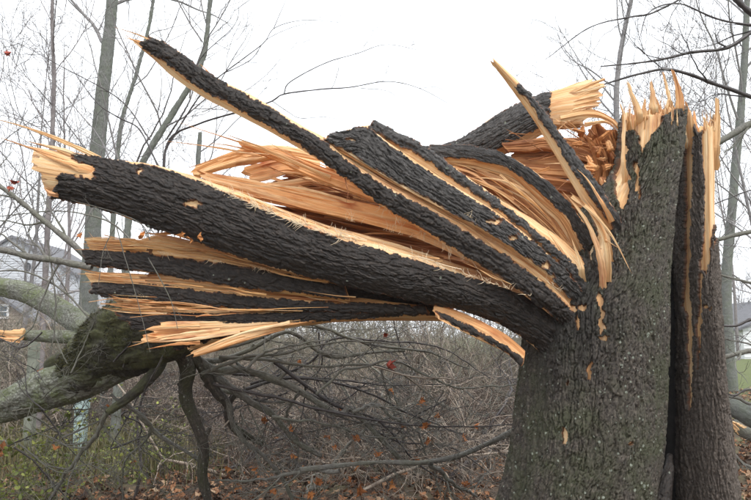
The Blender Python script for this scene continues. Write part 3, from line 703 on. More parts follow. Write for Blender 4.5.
for i in range(60):
    if i % 3 == 2: x, yb, yt, dp, par = 703 + 17 * rq.rand(), 138, 124, 4.40, stem
    else: x, yb, yt, dp, par = 622 + 58 * rq.rand(), 130, 112, 4.22 + .06 * rq.rand(), trunk
    l = 5 + 16 * rq.rand() ** 1.6
    splinter(par, [(x, yb), (x + rq.randn(), yt), (x + 1.5 * rq.randn(), yt - l * .5), (x + 2.5 * rq.randn() - .08 * l, yt - l)], .004 + .011 * rq.rand(), .006, ('wood_pale', 'wood_rim', 'wood_pale')[i % 3], dp, seed=1500 + i, tip=.05, sink=.05)
# squared bundle of strands at the end of the upper broken piece
rs = np.random.RandomState(4)
for i in range(16):
    f = i / 15.; x0 = 560 + 6 * rs.rand(); y0 = 94 + 28 * f; x1 = 609 - 22 * f * f - 9 * rs.rand(); y1 = 82 + 35 * f + 3 * rs.randn()
    splinter(S5, [(x0, y0 + 2), ((x0 + x1) / 2, (y0 + y1) / 2), (x1, y1)], .022 + .012 * rs.rand(), .016, 'wood_pale', 4.66 + .03 * rs.rand(), seed=400 + i, tip=.55)
for i, q in enumerate([[(560, 118), (572, 124), (582, 137), (577, 149)], [(556, 119), (568, 128), (580, 134), (590, 141)], [(552, 121), (565, 123), (578, 131), (583, 142)], [(566, 122), (556, 132), (549, 141)]]):
    splinter(S5, q, .008, .005, 'wood_pale', 4.5, seed=430 + i)
# curled strips where the slabs tear away from the trunk
curl = [([(604, 290), (601, 262), (590, 228), (575, 205), (563, 192)], .045, .012, 4.06), ([(607, 282), (608, 255), (600, 228), (584, 205), (572, 194)], .05, .014, 4.05), ([(610, 262), (606, 235), (594, 212), (584, 198)], .035, .01, 4.04),
        ([(572, 196), (592, 212), (612, 236), (631, 272)], .022, .008, 4.02), ([(612, 222), (598, 196), (586, 178), (578, 170)], .03, .01, 4.04), ([(583, 284), (580, 262), (572, 240)], .04, .012, 4.1), ([(576, 288), (566, 258), (548, 232)], .035, .012, 4.12),
        ([(600, 236), (612, 244), (622, 250)], .008, .004, 4.03)]
for i, (q, ww, th, dp) in enumerate(curl): splinter(tree, q, ww, th, 'wood_pale' if i % 2 else 'wood_orange', dp, seed=450 + i, sink=.08)
for i, (q, ww, dp) in enumerate([([(592, 196), (598, 168), (588, 140), (584, 132)], .05, 4.5), ([(604, 190), (606, 160), (600, 140)], .05, 4.48), ([(612, 180), (600, 150), (586, 136)], .04, 4.47), ([(620, 150), (604, 144), (592, 146)], .02, 4.46), ([(586, 200), (584, 175), (578, 160)], .05, 4.49), ([(616, 205), (612, 178), (610, 158)], .05, 4.47)]):
    splinter(tree, q, ww, .03, 'wood_rot', dp, seed=480 + i)
# thin shards filling the split, lying along the grain of the planks around them
def shards(n, top, bot, x0, x1, dp, seed, mats, wmax=.016, lmin=40, lmax=130, dev=.10):
    rq = np.random.RandomState(seed)
    for i in range(n):
        x = x0 + (x1 - x0) * rq.rand(); l = lmin + (lmax - lmin) * rq.rand(); f = rq.rand()
        yy = lambda q: np.interp(q, [p[0] for p in top], [p[1] for p in top]) * (1 - f) + np.interp(q, [p[0] for p in bot], [p[1] for p in bot]) * f
        a = dev * rq.randn(); xs = [x + l * .5, x + l * .17, x - l * .17, x - l * .5]
        pts = [(q, yy(q) + a * (x + l * .5 - q) + 1.2 * rq.randn()) for q in xs]
        if rq.rand() < .3: pts = pts[::-1]
        splinter(tree, pts, .004 + wmax * rq.rand() ** 1.5, .007, mats[rq.randint(len(mats))], dp + .08 * rq.rand(), seed=900 + seed * 100 + i, tip=.1, twist=.5 * rq.randn())
shards(12, [(200, 160), (260, 160), (320, 176), (380, 202), (440, 228), (520, 280)], [(200, 178), (262, 198), (340, 216), (430, 241), (520, 290)], 240, 470, 4.36, 1, ['wood_orange', 'wood_pale', 'wood_rim', 'wood_red'])
shards(22, [(300, 178), (350, 190), (400, 208), (470, 240)], [(300, 190), (350, 200), (400, 214), (470, 250)], 320, 440, 4.36, 2, ['wood_red', 'wood_orange', 'wood_rim'])
shards(18, [(440, 160), (500, 172), (530, 190), (560, 222), (590, 262)], [(440, 168), (490, 194), (525, 222), (560, 252), (585, 280)], 470, 560, 4.20, 3, ['wood_orange', 'wood_red', 'wood_pale', 'wood_rim'], .014, 30, 80)
shards(7, [(220, 138), (270, 146), (330, 168)], [(220, 146), (270, 158), (330, 182)], 225, 310, 4.24, 4, ['wood_orange', 'wood_pale'], .016, 50, 120, .14)
shards(14, [(500, 138), (560, 134), (610, 140)], [(500, 160), (560, 170), (610, 180)], 520, 600, 4.5, 5, ['wood_red', 'wood_orange', 'wood_rot'], .02, 30, 70, .5)
shards(20, [(330, 143), (380, 172), (460, 216), (560, 290)], [(330, 146), (380, 178), (460, 222), (560, 296)], 350, 540, 4.06, 6, ['wood_pale', 'wood_rim'], .008, 30, 90, .04)
shards(22, [(205, 184), (260, 205), (330, 232), (400, 250), (530, 292)], [(205, 182), (260, 202), (330, 228), (400, 246), (530, 290)], 230, 500, 4.04, 7, ['wood_pale', 'fibre', 'wood_rim'], .008, 25, 80, .07)
shards(16, [(100, 238), (230, 254), (320, 278)], [(100, 246), (230, 262), (320, 282)], 110, 290, 4.17, 8, ['wood_rim', 'wood_orange'], .012, 30, 110, .05)
shards(12, [(100, 274), (230, 286), (380, 300)], [(100, 279), (230, 292), (380, 303)], 110, 340, 4.18, 9, ['wood_rim', 'wood_pale'], .010, 30, 110, .04)
shards(16, [(110, 296), (230, 306), (360, 306)], [(110, 310), (230, 314), (360, 309)], 110, 300, 4.19, 10, ['wood_rim', 'wood_pale', 'wood_orange'], .013, 30, 110, .05)
rk2 = np.random.RandomState(15)
for i in range(26):
    x, y = 580 + 42 * rk2.rand(), 132 + 62 * rk2.rand(); a = rk2.rand() * 3.1; l = 6 + 9 * rk2.rand()
    splinter(tree, [(x, y), (x + .5 * l * math.cos(a), y - .5 * l * math.sin(a)), (x + l * math.cos(a), y - l * math.sin(a))], .02 + .03 * rk2.rand(), .025, ('wood_rot', 'wood_red', 'wood_orange')[i % 3], 4.40 + .06 * rk2.rand(), seed=1700 + i, tip=.6, sink=.04, name='rotten_chunk')
# ragged strand tips at the ends of the lower slabs
for i, ls in enumerate(LS):
    x, y = [(84, 243), (88, 276), (108, 302)][i]
    for k in range(13):
        yy = y + (k - 6) * [1.1, .75, 1.5][i]
        splinter(ls, [(x + 40 + 20 * rs.rand(), yy + 3), (x + 14, yy + 1), (x + 6 - 20 * rs.rand() ** 1.5, yy - 1 + 2.5 * rs.randn())], .005 + .016 * rs.rand() ** 2, .008, ('wood_pale', 'wood_rim', 'wood_orange')[k % 3], 4.18 + .02 * i + .03 * rs.rand(), seed=520 + i * 20 + k)
for i, q in enumerate([[(240, 332), (185, 340), (133, 342)], [(220, 330), (170, 336), (128, 347)], [(200, 325), (160, 328), (140, 331)], [(200, 342), (170, 345), (148, 349)], [(290, 323), (240, 334), (187, 356)], [(176, 232), (160, 234), (143, 233)]]):
    splinter(tree, q, .024, .012, 'wood_orange' if i % 2 else 'wood_pale', 4.16, seed=560 + i)
# frayed pale fibres standing on the torn rims (too fine to pick apart)
fb = Tubes()
def fray(rail, n, lmin, lmax, up, dp, seed, r=.0012, bend=.4):
    rsf = np.random.RandomState(seed); cl_ = rsf.rand(max(5, n // 9))
    for i in range(n):
        t = min(1, max(0, cl_[rsf.randint(len(cl_))] + .03 * rsf.randn())); xs = [p[0] for p in rail]; ys = [p[1] for p in rail]
        x = xs[0] + t * (xs[-1] - xs[0]); y = np.interp(x, xs, ys); l = lmin + (lmax - lmin) * rsf.rand() ** 2
        a = up + .7 * rsf.randn(); dx, dy = l * math.cos(a), -l * math.sin(a); b = bend * rsf.randn()
        fb.add(crom([P(x, y, dp), P(x + dx * .5 + b * dy * .4, y + dy * .5 - b * dx * .4, dp - .01), P(x + dx, y + dy, dp - .02 + .04 * rsf.rand())], 6), np.linspace(r * 1.5, r * .4, 6), 3)
fray([(205, 184), (260, 207), (330, 234), (400, 254), (470, 276), (530, 296)], 260, 3, 13, 2.2, 4.03, 1, .0012, .25)
fray([(255, 206), (300, 224), (345, 240)], 90, 4, 12, 2.6, 4.02, 11, .0014, .2)
fray([(380, 205), (420, 228), (460, 252), (500, 278), (535, 303)], 26, 6, 24, -1.2, 4.1, 2)
fray([(300, 208), (350, 221), (420, 240), (480, 262)], 40, 3, 18, 1.3, 4.26, 3)
fray([(340, 190), (380, 205), (425, 233)], 20, 3, 16, -1.4, 4.25, 4)
fray([(440, 196), (500, 240), (565, 296)], 24, 2, 9, .8, 4.05, 5)
fray([(484, 250), (500, 262), (516, 285)], 12, 12, 34, 1.1, 4.12, 6, .0014)
fray([(150, 250), (230, 262), (300, 274)], 50, 2, 9, -1.4, 4.18, 7)
tag(add('fibre', fb.mesh('fibre', M['fibre']), tree), kind='stuff')

# ------------------------------------------------------------------ bare branches
def grow(tb, p, d, L, r, depth, rs, up=.25, wob=.35, kids=5, ratio=.62, sides=(8, 5, 4, 3, 3), first=.25, spread=(.5, 1.0), rmin=.0018):
    n = max(4, int(5 + 6 * min(1, L)) if depth else max(8, int(L * 3)))
    pts = [np.array(p, float)]; d = np.array(d, float) / np.linalg.norm(d); seg = L / n; dirs = [d]
    for i in range(n):
        d = d + wob * rs.randn(3) * (.35 if depth == 0 else .6) / math.sqrt(n) * 1.6 + np.array((0, 0, up / n)); d /= np.linalg.norm(d)
        pts.append(pts[-1] + d * seg); dirs.append(d)
    pts = np.array(pts); rad = np.linspace(r, max(rmin, r * (.06 if depth == 0 else .18)), n + 1)
    tb[min(depth, len(tb) - 1)].add(pts, rad, sides[min(depth, len(sides) - 1)])
    if depth >= len(kids): return
    nk = kids[depth]
    for k in range(nk):
        t = first + (1 - first) * (k + rs.rand()) / nk; i = min(n, int(t * n)); q = pts[i]; dd = dirs[i]
        ax = rs.randn(3); ax -= ax.dot(dd) * dd; ax /= np.linalg.norm(ax)
        a = spread[0] + (spread[1] - spread[0]) * rs.rand()
        nd_ = dd * math.cos(a) + ax * math.sin(a)
        rr = max(rmin, rad[i] * (.45 + .25 * rs.rand()))
        grow(tb, q, nd_, L * ratio * (1.15 - .55 * t) * (.6 + .6 * rs.rand()), rr, depth + 1, rs, up, wob, kids, ratio, sides, .15, spread, rmin)

M['grey_bark'] = bark_mat('grey_bark', (.07, .07, .065), (.15, .155, .14), (.27, .28, .255), moss=(.13, .15, .10), moss_amt=.5, rough=.8)
M['far_bark'] = plain_mat('far_bark', (.16, .15, .15), (.32, .305, .30), 12, .85, 0)
M['far_bark2'] = plain_mat('far_bark_brown', (.14, .12, .12), (.26, .235, .23), 12, .85, 0)
M['twig_dark'] = plain_mat('twig_dark', (.028, .022, .022), (.07, .058, .055), 20, .4, 0, spec=.5)
M['twig_brush'] = plain_mat('twig_brush', (.025, .016, .012), (.16, .105, .076), 9, .45, 0, spec=.5)
M['twig_lit'] = plain_mat('twig_lit', (.15, .112, .083), (.44, .365, .29), 9, .45, 0, spec=.5)  # sky light catching some twigs is put into this paler colour
M['twig_brush2'] = plain_mat('twig_brush_olive', (.09, .078, .05), (.30, .275, .20), 7, .8, 0)

def bare_tree(label, px, Y, H, r, lean=(0, 0), seed=1, kids=(9, 6, 5), mat='far_bark', group='bare trees behind the broken tree', ctrl=None, first=.25, up=.3, ratio=.5, spread=(.45, .95), rmin=.003, name='bare_tree'):
    rs = np.random.RandomState(seed)
    x = ground_at(px, Y); base = np.array((x, Y, float(ground_z(x, Y)) - .1))
    t = thing(name, label, 'tree', tuple(base), group)
    tb = [Tubes(), Tubes()]
    if ctrl is None:
        grow([tb[0], tb[1]], base, (lean[0], lean[1], 1), H, r, 0, rs, up, .3, kids, ratio, (9, 5, 4, 3), first, spread, rmin)
    else:                                               # trunk drawn through measured points, crown grown on it
        pts = crom([base] + [P(*c) for c in ctrl], 30); rad = np.linspace(r * 1.25, r * .38, 30)
        T = unit(np.gradient(pts, axis=0)); L = np.linalg.norm(np.diff(pts, axis=0), axis=1).sum()
        for k in range(kids[0]):
            i = int(30 * (first + (1 - first) * (k + rs.rand()) / kids[0])); i = min(i, 29); ax = rs.randn(3); ax[1] *= .6; ax -= ax.dot(T[i]) * T[i]; ax /= np.linalg.norm(ax)
            a = spread[0] + (spread[1] - spread[0]) * rs.rand()
            grow([tb[1], tb[1]], pts[i], T[i] * math.cos(a) + ax * math.sin(a), L * ratio * (.4 + .5 * rs.rand()), rad[i] * .38, 1, rs, up, .35, kids, ratio, (9, 5, 4, 3), .15, spread, rmin)
    add('trunk', tb[0].mesh('trunk', M[mat]) if ctrl is None else log_mesh('trunk', pts[::3], rad[::3], M[mat], seed, .022, .018, .14, .03, .10), t)
    if tb[1].V: add('crown', tb[1].mesh('crown', M['far_bark' if mat == 'grey_bark' else mat]), t)
    return t

# measured trees
bare_tree('tall straight grey trunk rising out of the top edge, behind the broad slab', 88, 12, 9, .135, ctrl=[(97, 160, 12), (103, 90, 12), (113, -5, 12), (118, -90, 12), (121, -190, 12.2)], seed=3, kids=(8, 5, 4), mat='grey_bark', first=.55)
bare_tree('pale crooked sapling bending right under the long narrow slab', 120, 9, 5, .046, ctrl=[(132, 185, 9), (143, 163, 9), (168, 118, 9), (198, 87, 9), (203, 40, 9), (214, -20, 9), (220, -90, 9)], seed=8, kids=(11, 6, 5), mat='grey_bark', first=.35, rmin=.0022)
bare_tree('thin slanting grey stem just right of the tall grey trunk', 108, 11, 5, .038, ctrl=[(117, 160, 11), (128, 105, 11), (140, 60, 11), (152, 10, 11), (160, -60, 11)], seed=12, kids=(10, 6, 4), mat='grey_bark', first=.4, rmin=.0025)
bare_tree('slim dark sapling left of the tall grey trunk', 45, 10, 5, .035, ctrl=[(52, 140, 10), (54, 75, 10), (52, 10, 10), (56, -60, 10)], seed=16, kids=(10, 6, 4), mat='far_bark2', first=.3, rmin=.0025)
bare_tree('grey trunk half hidden by the pale planks', 198, 14, 5, .08, ctrl=[(199, 200, 14), (198, 165, 14), (200, 135, 14), (202, 112, 14)], seed=19, kids=(6, 4, 4), mat='grey_bark', first=.5, rmin=.003)
bare_tree('leaning grey trunk by the right edge in front of the white house', 727, 20, 10, .125, ctrl=[(726, 300, 20), (731, 220, 20), (737, 150, 20), (744, 70, 20), (748, -30, 20), (750, -140, 20)], seed=23, kids=(11, 6, 5), mat='grey_bark', first=.45, rmin=.004)
bare_tree('slender grey tree rising behind the torn trunk top', 622, 22, 9, .11, ctrl=[(619, 200, 22), (617, 110, 22), (618, 60, 22), (630, 10, 22), (640, -80, 22)], seed=27, kids=(14, 6, 5), mat='far_bark', first=.5, up=.15, ratio=.36, rmin=.004)
# further trees, one by one
far = [(22, 18, 9, .10, 'left-hand bare tree close to the picture edge'), (70, 24, 12, .13, 'bare tree far behind the tall grey trunk'), (150, 20, 8, .09, 'bare tree seen above the end of the broad slab'),
       (215, 27, 9, .10, 'bare tree far behind the long narrow slab'), (-30, 15, 8, .09, 'bare tree reaching in over the left edge'), (250, 34, 9, .10, 'faint far tree behind the sky gap'), (565, 30, 11, .11, 'faint bare tree behind the thin upright spike'),
       (660, 26, 12, .12, 'bare tree behind the main trunk splinters'), (705, 30, 13, .14, 'bare tree behind the second stem'), (770, 24, 12, .13, 'bare tree reaching in over the right edge'), (590, 44, 15, .15, 'far pale tree left of the torn trunk top'), (735, 45, 16, .16, 'far pale tree at the upper right corner'), (640, 15, 7.5, .07, 'slim twiggy tree right behind the torn rim'), (688, 17, 9, .08, 'fine twigged tree above the second stem'), (790, 14, 8, .08, 'fine twigged tree just beyond the right edge')]
for i, (px, Y, H, r, lb) in enumerate(far):
    bare_tree(lb, px, Y, H, r * .72, seed=40 + i, kids=(13, 7, 5), mat=('far_bark', 'far_bark2')[i % 2], first=.22, ratio=.46, rmin=.0035 + .00008 * Y)

# near branches reaching in from a tree outside the right edge
rt = thing('bare_tree', 'dark limbs reaching in over the right edge from a tree out of view', 'tree', (ground_at(860, 8), 8, 0), 'bare trees behind the broken tree')
tbm = Tubes(); tbm.add(crom([P(860, 480, 8), P(850, 250, 8), P(835, 60, 8), P(845, -200, 8)], 20), np.linspace(.16, .10, 20), 12)
add('trunk', tbm.mesh('trunk', M['bark_branch']), rt)
rsb = np.random.RandomState(5)
def limb(parent, pts, r0, r1, mat, seed, twigs=6, tl=.6, name='branch', sides=8, up=-.1, wob=.01, kids=None, rmin=.0015, depth=8):
    rs = np.random.RandomState(seed); c = [P(*(q if len(q) > 2 else (q[0], q[1], depth))) for q in pts]
    pp = crom(c, 10 + 6 * len(pts)); n = len(pp); pp = pp + wob * np.cumsum(rs.randn(n, 3), 0) / math.sqrt(n); rad = np.linspace(r0, r1, n) * (1 + .10 * rs.randn(n))
    tb = Tubes(); tb.add(pp, rad, sides); T = unit(np.gradient(pp, axis=0))
    for k in range(twigs):
        i = int((.12 + .88 * (k + rs.rand()) / twigs) * (n - 1)); ax = rs.randn(3); ax -= ax.dot(T[i]) * T[i]; ax /= np.linalg.norm(ax); a = .4 + .6 * rs.rand()
        grow([tb], pp[i], T[i] * math.cos(a) + ax * math.sin(a), tl * (.4 + .8 * rs.rand()), max(rmin, rad[i] * .45), 1, rs, up, .5, kids or (0, 4, 3), .55, (6, 5, 4, 3), .2, (.4, .95), rmin)
    return add(name, tb.mesh(name, M[mat]), parent)
for i, (pts, r0, r1, tw) in enumerate([
    ([(850, 130), (790, 112), (751, 97), (715, 84), (672, 70), (640, 74), (600, 86)], .035, .010, 7), ([(845, 95), (780, 112), (751, 124), (722, 141), (700, 150)], .055, .035, 3), ([(850, 215), (790, 228), (751, 233), (716, 241), (690, 246)], .034, .022, 2),
    ([(850, 310), (790, 292), (751, 283), (716, 274)], .024, .014, 3), ([(850, 290), (790, 308), (751, 318), (735, 325), (716, 326)], .03, .012, 4), ([(850, 345), (780, 350), (751, 352), (730, 356), (714, 362)], .03, .026, 3),
    ([(840, -30), (790, 5), (751, 32), (725, 48), (690, 52), (655, 60), (600, 66)], .04, .006, 9), ([(830, 60), (780, 35), (751, 14), (735, 0), (710, -30)], .05, .03, 3), ([(720, -60), (690, -10), (655, 12), (630, 17), (590, 28), (545, 60)], .016, .004, 7), ([(840, 40), (770, 28), (720, 20), (680, 4), (650, 12), (640, 40)], .02, .004, 6),
    ([(850, 160), (790, 180), (751, 190), (725, 200), (712, 205)], .014, .006, 4), ([(850, 400), (790, 398), (751, 390), (735, 396), (722, 392)], .02, .01, 4)]):
    limb(rt, pts, r0, r1, 'bark_branch' if i in (1, 2, 3, 5) else 'twig_dark', 600 + i, tw, .9, depth=8)
# dark twigs arching across the empty sky over the slabs
st = thing('bare_sapling', 'dark thin sapling arching twigs into the white sky over the slabs', 'sapling', (ground_at(150, 7), 7, 0))
tbs = Tubes(); tbs.add(crom([P(128, 520, 7), P(141, 470, 7), P(137, 420, 7.1), P(149, 370, 7), P(146, 300, 7), P(162, 210, 7), P(165, 150, 7)], 30), np.linspace(.016, .010, 30), 7); add('trunk', tbs.mesh('trunk', M['twig_dark']), st)
for i, (pts, r0, r1, tw) in enumerate([
    ([(162, 200), (168, 142), (200, 123), (245, 110), (272, 101), (284, 94), (322, 89), (350, 87), (388, 81), (420, 88), (450, 104)], .014, .002, 3), ([(284, 94), (290, 82), (325, 63), (358, 53), (388, 45), (432, 54)], .006, .0015, 2),
    ([(165, 150), (200, 95), (222, 74), (262, 44), (274, 28), (302, 20), (338, 22)], .010, .0015, 3), ([(222, 74), (250, 60), (266, 40), (290, 28), (316, 22)], .005, .0015, 1), ([(274, 28), (282, 10), (290, -8)], .004, .0015, 0),
    ([(272, 101), (288, 112), (300, 118), (325, 117), (345, 121)], .004, .0015, 0), ([(360, 88), (390, 92), (408, 110), (414, 118)], .003, .0012, 0), ([(420, 88), (440, 88), (460, 108)], .0025, .001, 0),
    ([(160, 170), (140, 130), (120, 118), (95, 100), (60, 50)], .010, .002, 4), ([(166, 140), (190, 100), (200, 60), (235, 25), (240, -5)], .009, .002, 4), ([(150, 140), (120, 100), (60, 66), (20, 45), (-5, 38)], .008, .002, 5)]):
    limb(st, pts, r0, r1, 'twig_dark', 640 + i, tw, .35, depth=7, sides=5, wob=.004, rmin=.001)

# ------------------------------------------------------------------ the fallen crown on the left
fc = thing('fallen_tree', 'mossy top of a fallen tree, limbs and branches sprawling under the torn slabs', 'fallen tree', (ground_at(120, 5.6), 5.6, 0))
def flog(pts, rad, mat, seed, name='limb', **kw): return add(name, log_mesh(name, [P(*p) for p in pts], rad, M[mat], seed, **kw), fc)
flog([(225, 292, 5.1), (185, 312, 5.15), (152, 325, 5.2), (124, 338, 5.3), (103, 352, 5.4), (86, 366, 5.45), (72, 376, 5.5)], [.17, .26, .29, .29, .26, .20, .13], 'bark_moss', 1, res=.008, amp=.030, lump=.26, cu=.026, cv=.09)
flog([(125, 352, 5.4), (95, 370, 5.45), (66, 383, 5.55), (30, 397, 5.7), (-10, 410, 5.8), (-60, 432, 5.9), (-130, 470, 6.0), (-200, 528, 6.1)], [.20, .165, .135, .11, .095, .085, .075, .06], 'bark_lichen', 2, res=.01, amp=.02, lump=.25)
flog([(130, 345, 5.35), (98, 333, 5.6), (72, 318, 5.9), (48, 303, 6.1), (22, 291, 6.3), (-15, 283, 6.5), (-80, 262, 6.8), (-160, 230, 7.1)], [.14, .10, .09, .085, .075, .06, .045, .02], 'bark_lichen', 3, lump=.2)
flog([(110, 340, 5.45), (75, 337, 5.7), (40, 336, 5.8), (20, 335, 5.9)], [.07, .055, .05, .04], 'bark_lichen', 4, lump=.15)
flog([(100, 372, 5.4), (70, 358, 5.5), (50, 366, 5.6), (62, 392, 5.7)], [.06, .05, .045, .04], 'bark_moss', 5, lump=.2)
flog([(20, 336, 5.85), (5, 336, 5.85), (-10, 336, 5.9)], [.03, .045, .05], 'bark_lichen', 6)
splinter(fc, [(24, 335), (8, 334), (-8, 330)], .09, .05, 'wood_pale', 5.78, seed=700)
splinter(fc, [(20, 340), (6, 339), (-8, 337)], .05, .03, 'wood_orange', 5.76, seed=701)
flog([(165, 340, 5.25), (160, 365, 5.15), (144, 384, 5.1), (128, 398, 5.1), (108, 412, 5.1)], [.07, .042, .036, .030, .026], 'bark_moss', 7, lump=.2)
big = [
 ([(176, 345), (184, 370), (191, 400), (198, 440), (206, 475), (216, 520)], .045, .028, 3), ([(188, 350), (198, 372), (214, 392), (228, 412), (240, 428), (262, 447)], .046, .022, 3), ([(190, 355), (215, 369), (245, 371), (275, 380), (300, 391), (335, 408), (352, 411), (378, 430), (402, 458)], .032, .013, 6),
 ([(198, 360), (225, 382), (250, 398), (272, 417), (292, 440), (318, 456)], .028, .014, 5), ([(200, 362), (222, 366), (250, 352), (290, 337), (318, 350), (345, 356), (372, 352), (402, 353)], .022, .008, 5), ([(300, 470), (340, 466), (380, 466), (420, 464), (450, 456), (485, 444), (520, 431)], .013, .021, 6),
 ([(120, 400), (140, 412), (160, 436), (195, 462), (205, 470)], .018, .010, 4), ([(352, 411), (375, 406), (398, 414), (418, 428), (428, 452)], .014, .008, 3), ([(316, 393), (340, 372), (362, 364), (386, 362), (420, 372), (460, 384), (520, 388)], .010, .006, 4),
 ([(226, 400), (234, 430), (262, 460), (290, 490), (310, 515)], .02, .012, 4), ([(340, 470), (300, 478), (250, 480), (200, 476)], .016, .006, 5), ([(430, 464), (460, 480), (480, 500)], .018, .010, 4), ([(108, 412), (90, 440), (70, 470), (40, 500)], .02, .012, 5), ([(206, 352), (250, 335), (300, 326), (360, 335), (420, 350), (470, 362)], .018, .006, 6),
 ([(300, 391), (290, 420), (300, 450), (290, 480)], .012, .006, 4), ([(245, 371), (270, 350), (310, 340), (330, 336)], .012, .004, 4), ([(110, 395), (150, 425), (120, 470), (110, 510)], .012, .006, 5), ([(272, 417), (330, 430), (380, 440), (440, 430)], .010, .004, 5)]
for i, (pts, r0, r1, tw) in enumerate(big):
    m = 'bark_trunk' if i < 2 else 'bark_branch'
    dp = [5.2 + .45 * k / (len(pts) - 1) + (.06 * (i % 5)) for k in range(len(pts))]
    rk = np.random.RandomState(700 + i); p3 = [(q[0] + 3.2 * rk.randn() * (0 < k), q[1] + 3.2 * rk.randn() * (0 < k), dd) for k, (q, dd) in enumerate(zip(pts, dp))]
    if i < 7:                                   # thick enough to show bark, knots and kinks
        rr = [(r0 + (r1 - r0) * k / 12.) * (1 + .16 * rk.randn()) for k in range(13)]; rr[0] *= 1.25
        b_ = add('branch', log_mesh('branch', [P(*q) for q in p3], rr, M[m], 720 + i, .009, .007, .35, .014, .05), fc)
        limb(b_, p3, .004, .003, m, 720 + i, tw + 3, .6, name='twig', sides=5, up=.25, rmin=.0016, wob=.0)
        for k in range(2):                      # snapped stubs
            q = P(*p3[2 + k]); a = rk.randn(3) * (1, .5, 1); a /= np.linalg.norm(a)
            add('stub', log_mesh('stub', [q, q + a * r0 * 1.3, q + a * r0 * 2.6], [r0 * .5, r0 * .4, r0 * .33], M[m], i * 3 + k, .008, .005, .3, .012, .04), b_)
    else:
        limb(fc, p3, r0, r1, m, 720 + i, tw + 2, .55, sides=9, up=.25, rmin=.0016, wob=.03)
for i, (pts, r0, r1, tw) in enumerate([([(92, 268), (60, 262), (30, 258), (0, 251), (-60, 246), (-160, 228)], .030, .012, 8), ([(92, 262), (72, 244), (40, 218), (12, 196), (-40, 160), (-120, 110)], .026, .008, 8), ([(60, 262), (40, 300), (28, 330), (0, 350)], .008, .004, 4), ([(100, 330), (60, 290), (20, 270), (-20, 272)], .010, .005, 5), ([(140, 250), (110, 222), (60, 212), (0, 218)], .007, .004, 4), ([(48, 240), (56, 300), (50, 360), (36, 410)], .007, .004, 4), ([(95, 335), (130, 260), (160, 215), (185, 195)], .005, .002, 2)]):
    limb(fc, pts, r0, r1, 'bark_branch', 760 + i, tw, .55, depth=5.6, up=.2, rmin=.0014)
rsq = np.random.RandomState(404)
for i in range(34):
    x0 = 190 + 260 * rsq.rand(); y0 = 345 + 110 * rsq.rand(); a = rsq.randn() * .55 + (0 if i % 3 else 3.0); l = 60 + 90 * rsq.rand(); dd = 5.4 + 1.0 * rsq.rand()
    pts = [(x0 + l * t * math.cos(a) + 7 * rsq.randn(), y0 + l * t * math.sin(a) + 7 * rsq.randn() + 18 * t * t, dd + .3 * t) for t in (0, .33, .66, 1)]
    limb(fc, pts, .0045 + .004 * rsq.rand(), .002, ('twig_dark', 'bark_branch', 'twig_lit')[i % 3], 830 + i, 5, .45, sides=5, up=.1, rmin=.0014)
for i in range(16):
    x0 = 150 * rsq.rand() - 10; y0 = 400 + 70 * rsq.rand(); a = rsq.randn() * .7; l = 50 + 70 * rsq.rand(); dd = 5.3 + .8 * rsq.rand()
    pts = [(x0 + l * t * math.cos(a) + 6 * rsq.randn(), y0 - l * t * math.sin(a) + 6 * rsq.randn(), dd + .2 * t) for t in (0, .33, .66, 1)]
    limb(fc, pts, .005 + .004 * rsq.rand(), .002, 'twig_dark' if i % 2 else 'bark_branch', 880 + i, 5, .4, sides=5, up=.2, rmin=.0014)
for i in range(9):                             # long slender arcs fanning out to the right
    f = i / 8.; x1, y1 = 330 + 190 * rsq.rand(), 345 + 150 * f; sag = 14 * rsq.randn() - 10; dd = 5.25 + .5 * rsq.rand()
    xs_ = 200 + 70 * rsq.rand(); ys_ = 362 + 30 * rsq.rand()
    pts = [(xs_ + (x1 - xs_) * t + 5 * rsq.randn(), ys_ + (y1 - ys_) * t + sag * math.sin(3.14 * t) + 5 * rsq.randn(), dd + .3 * t) for t in (0, .2, .4, .6, .8, 1)]
    limb(fc, pts, .011 + .007 * rsq.rand(), .004, 'twig_dark' if i % 3 else 'bark_branch', 940 + i, 7, .5, sides=6, up=.15, rmin=.0016, wob=.02)
for i in range(12):                             # twigs crossing the mossy trunk
    x0 = 40 + 130 * rsq.rand(); y0 = 320 + 70 * rsq.rand(); a = rsq.randn() * .9 + 1.2; l = 40 + 60 * rsq.rand()
    pts = [(x0 + l * t * math.cos(a) + 4 * rsq.randn(), y0 - l * (t - .4) * math.sin(a) + 4 * rsq.randn(), 4.95 + .1 * rsq.rand()) for t in (0, .33, .66, 1)]
    limb(fc, pts, .004 + .003 * rsq.rand(), .0018, 'bark_branch' if i % 2 else 'twig_dark', 960 + i, 4, .3, name='twig', sides=5, up=.15, rmin=.0012)
# thin twigs hanging in front of the torn slabs
for i, pts in enumerate([[(116, 225), (128, 268), (140, 310), (150, 352)], [(148, 258), (170, 300), (178, 330)], [(118, 222), (104, 250), (98, 285)], [(150, 240), (142, 225), (120, 214), (70, 200)]]):
    limb(fc, [(a, b, 4.0) for a, b in pts], .0035, .0015, 'bark_branch', 780 + i, 1, .15, name='twig', sides=5, wob=.003, rmin=.0008)

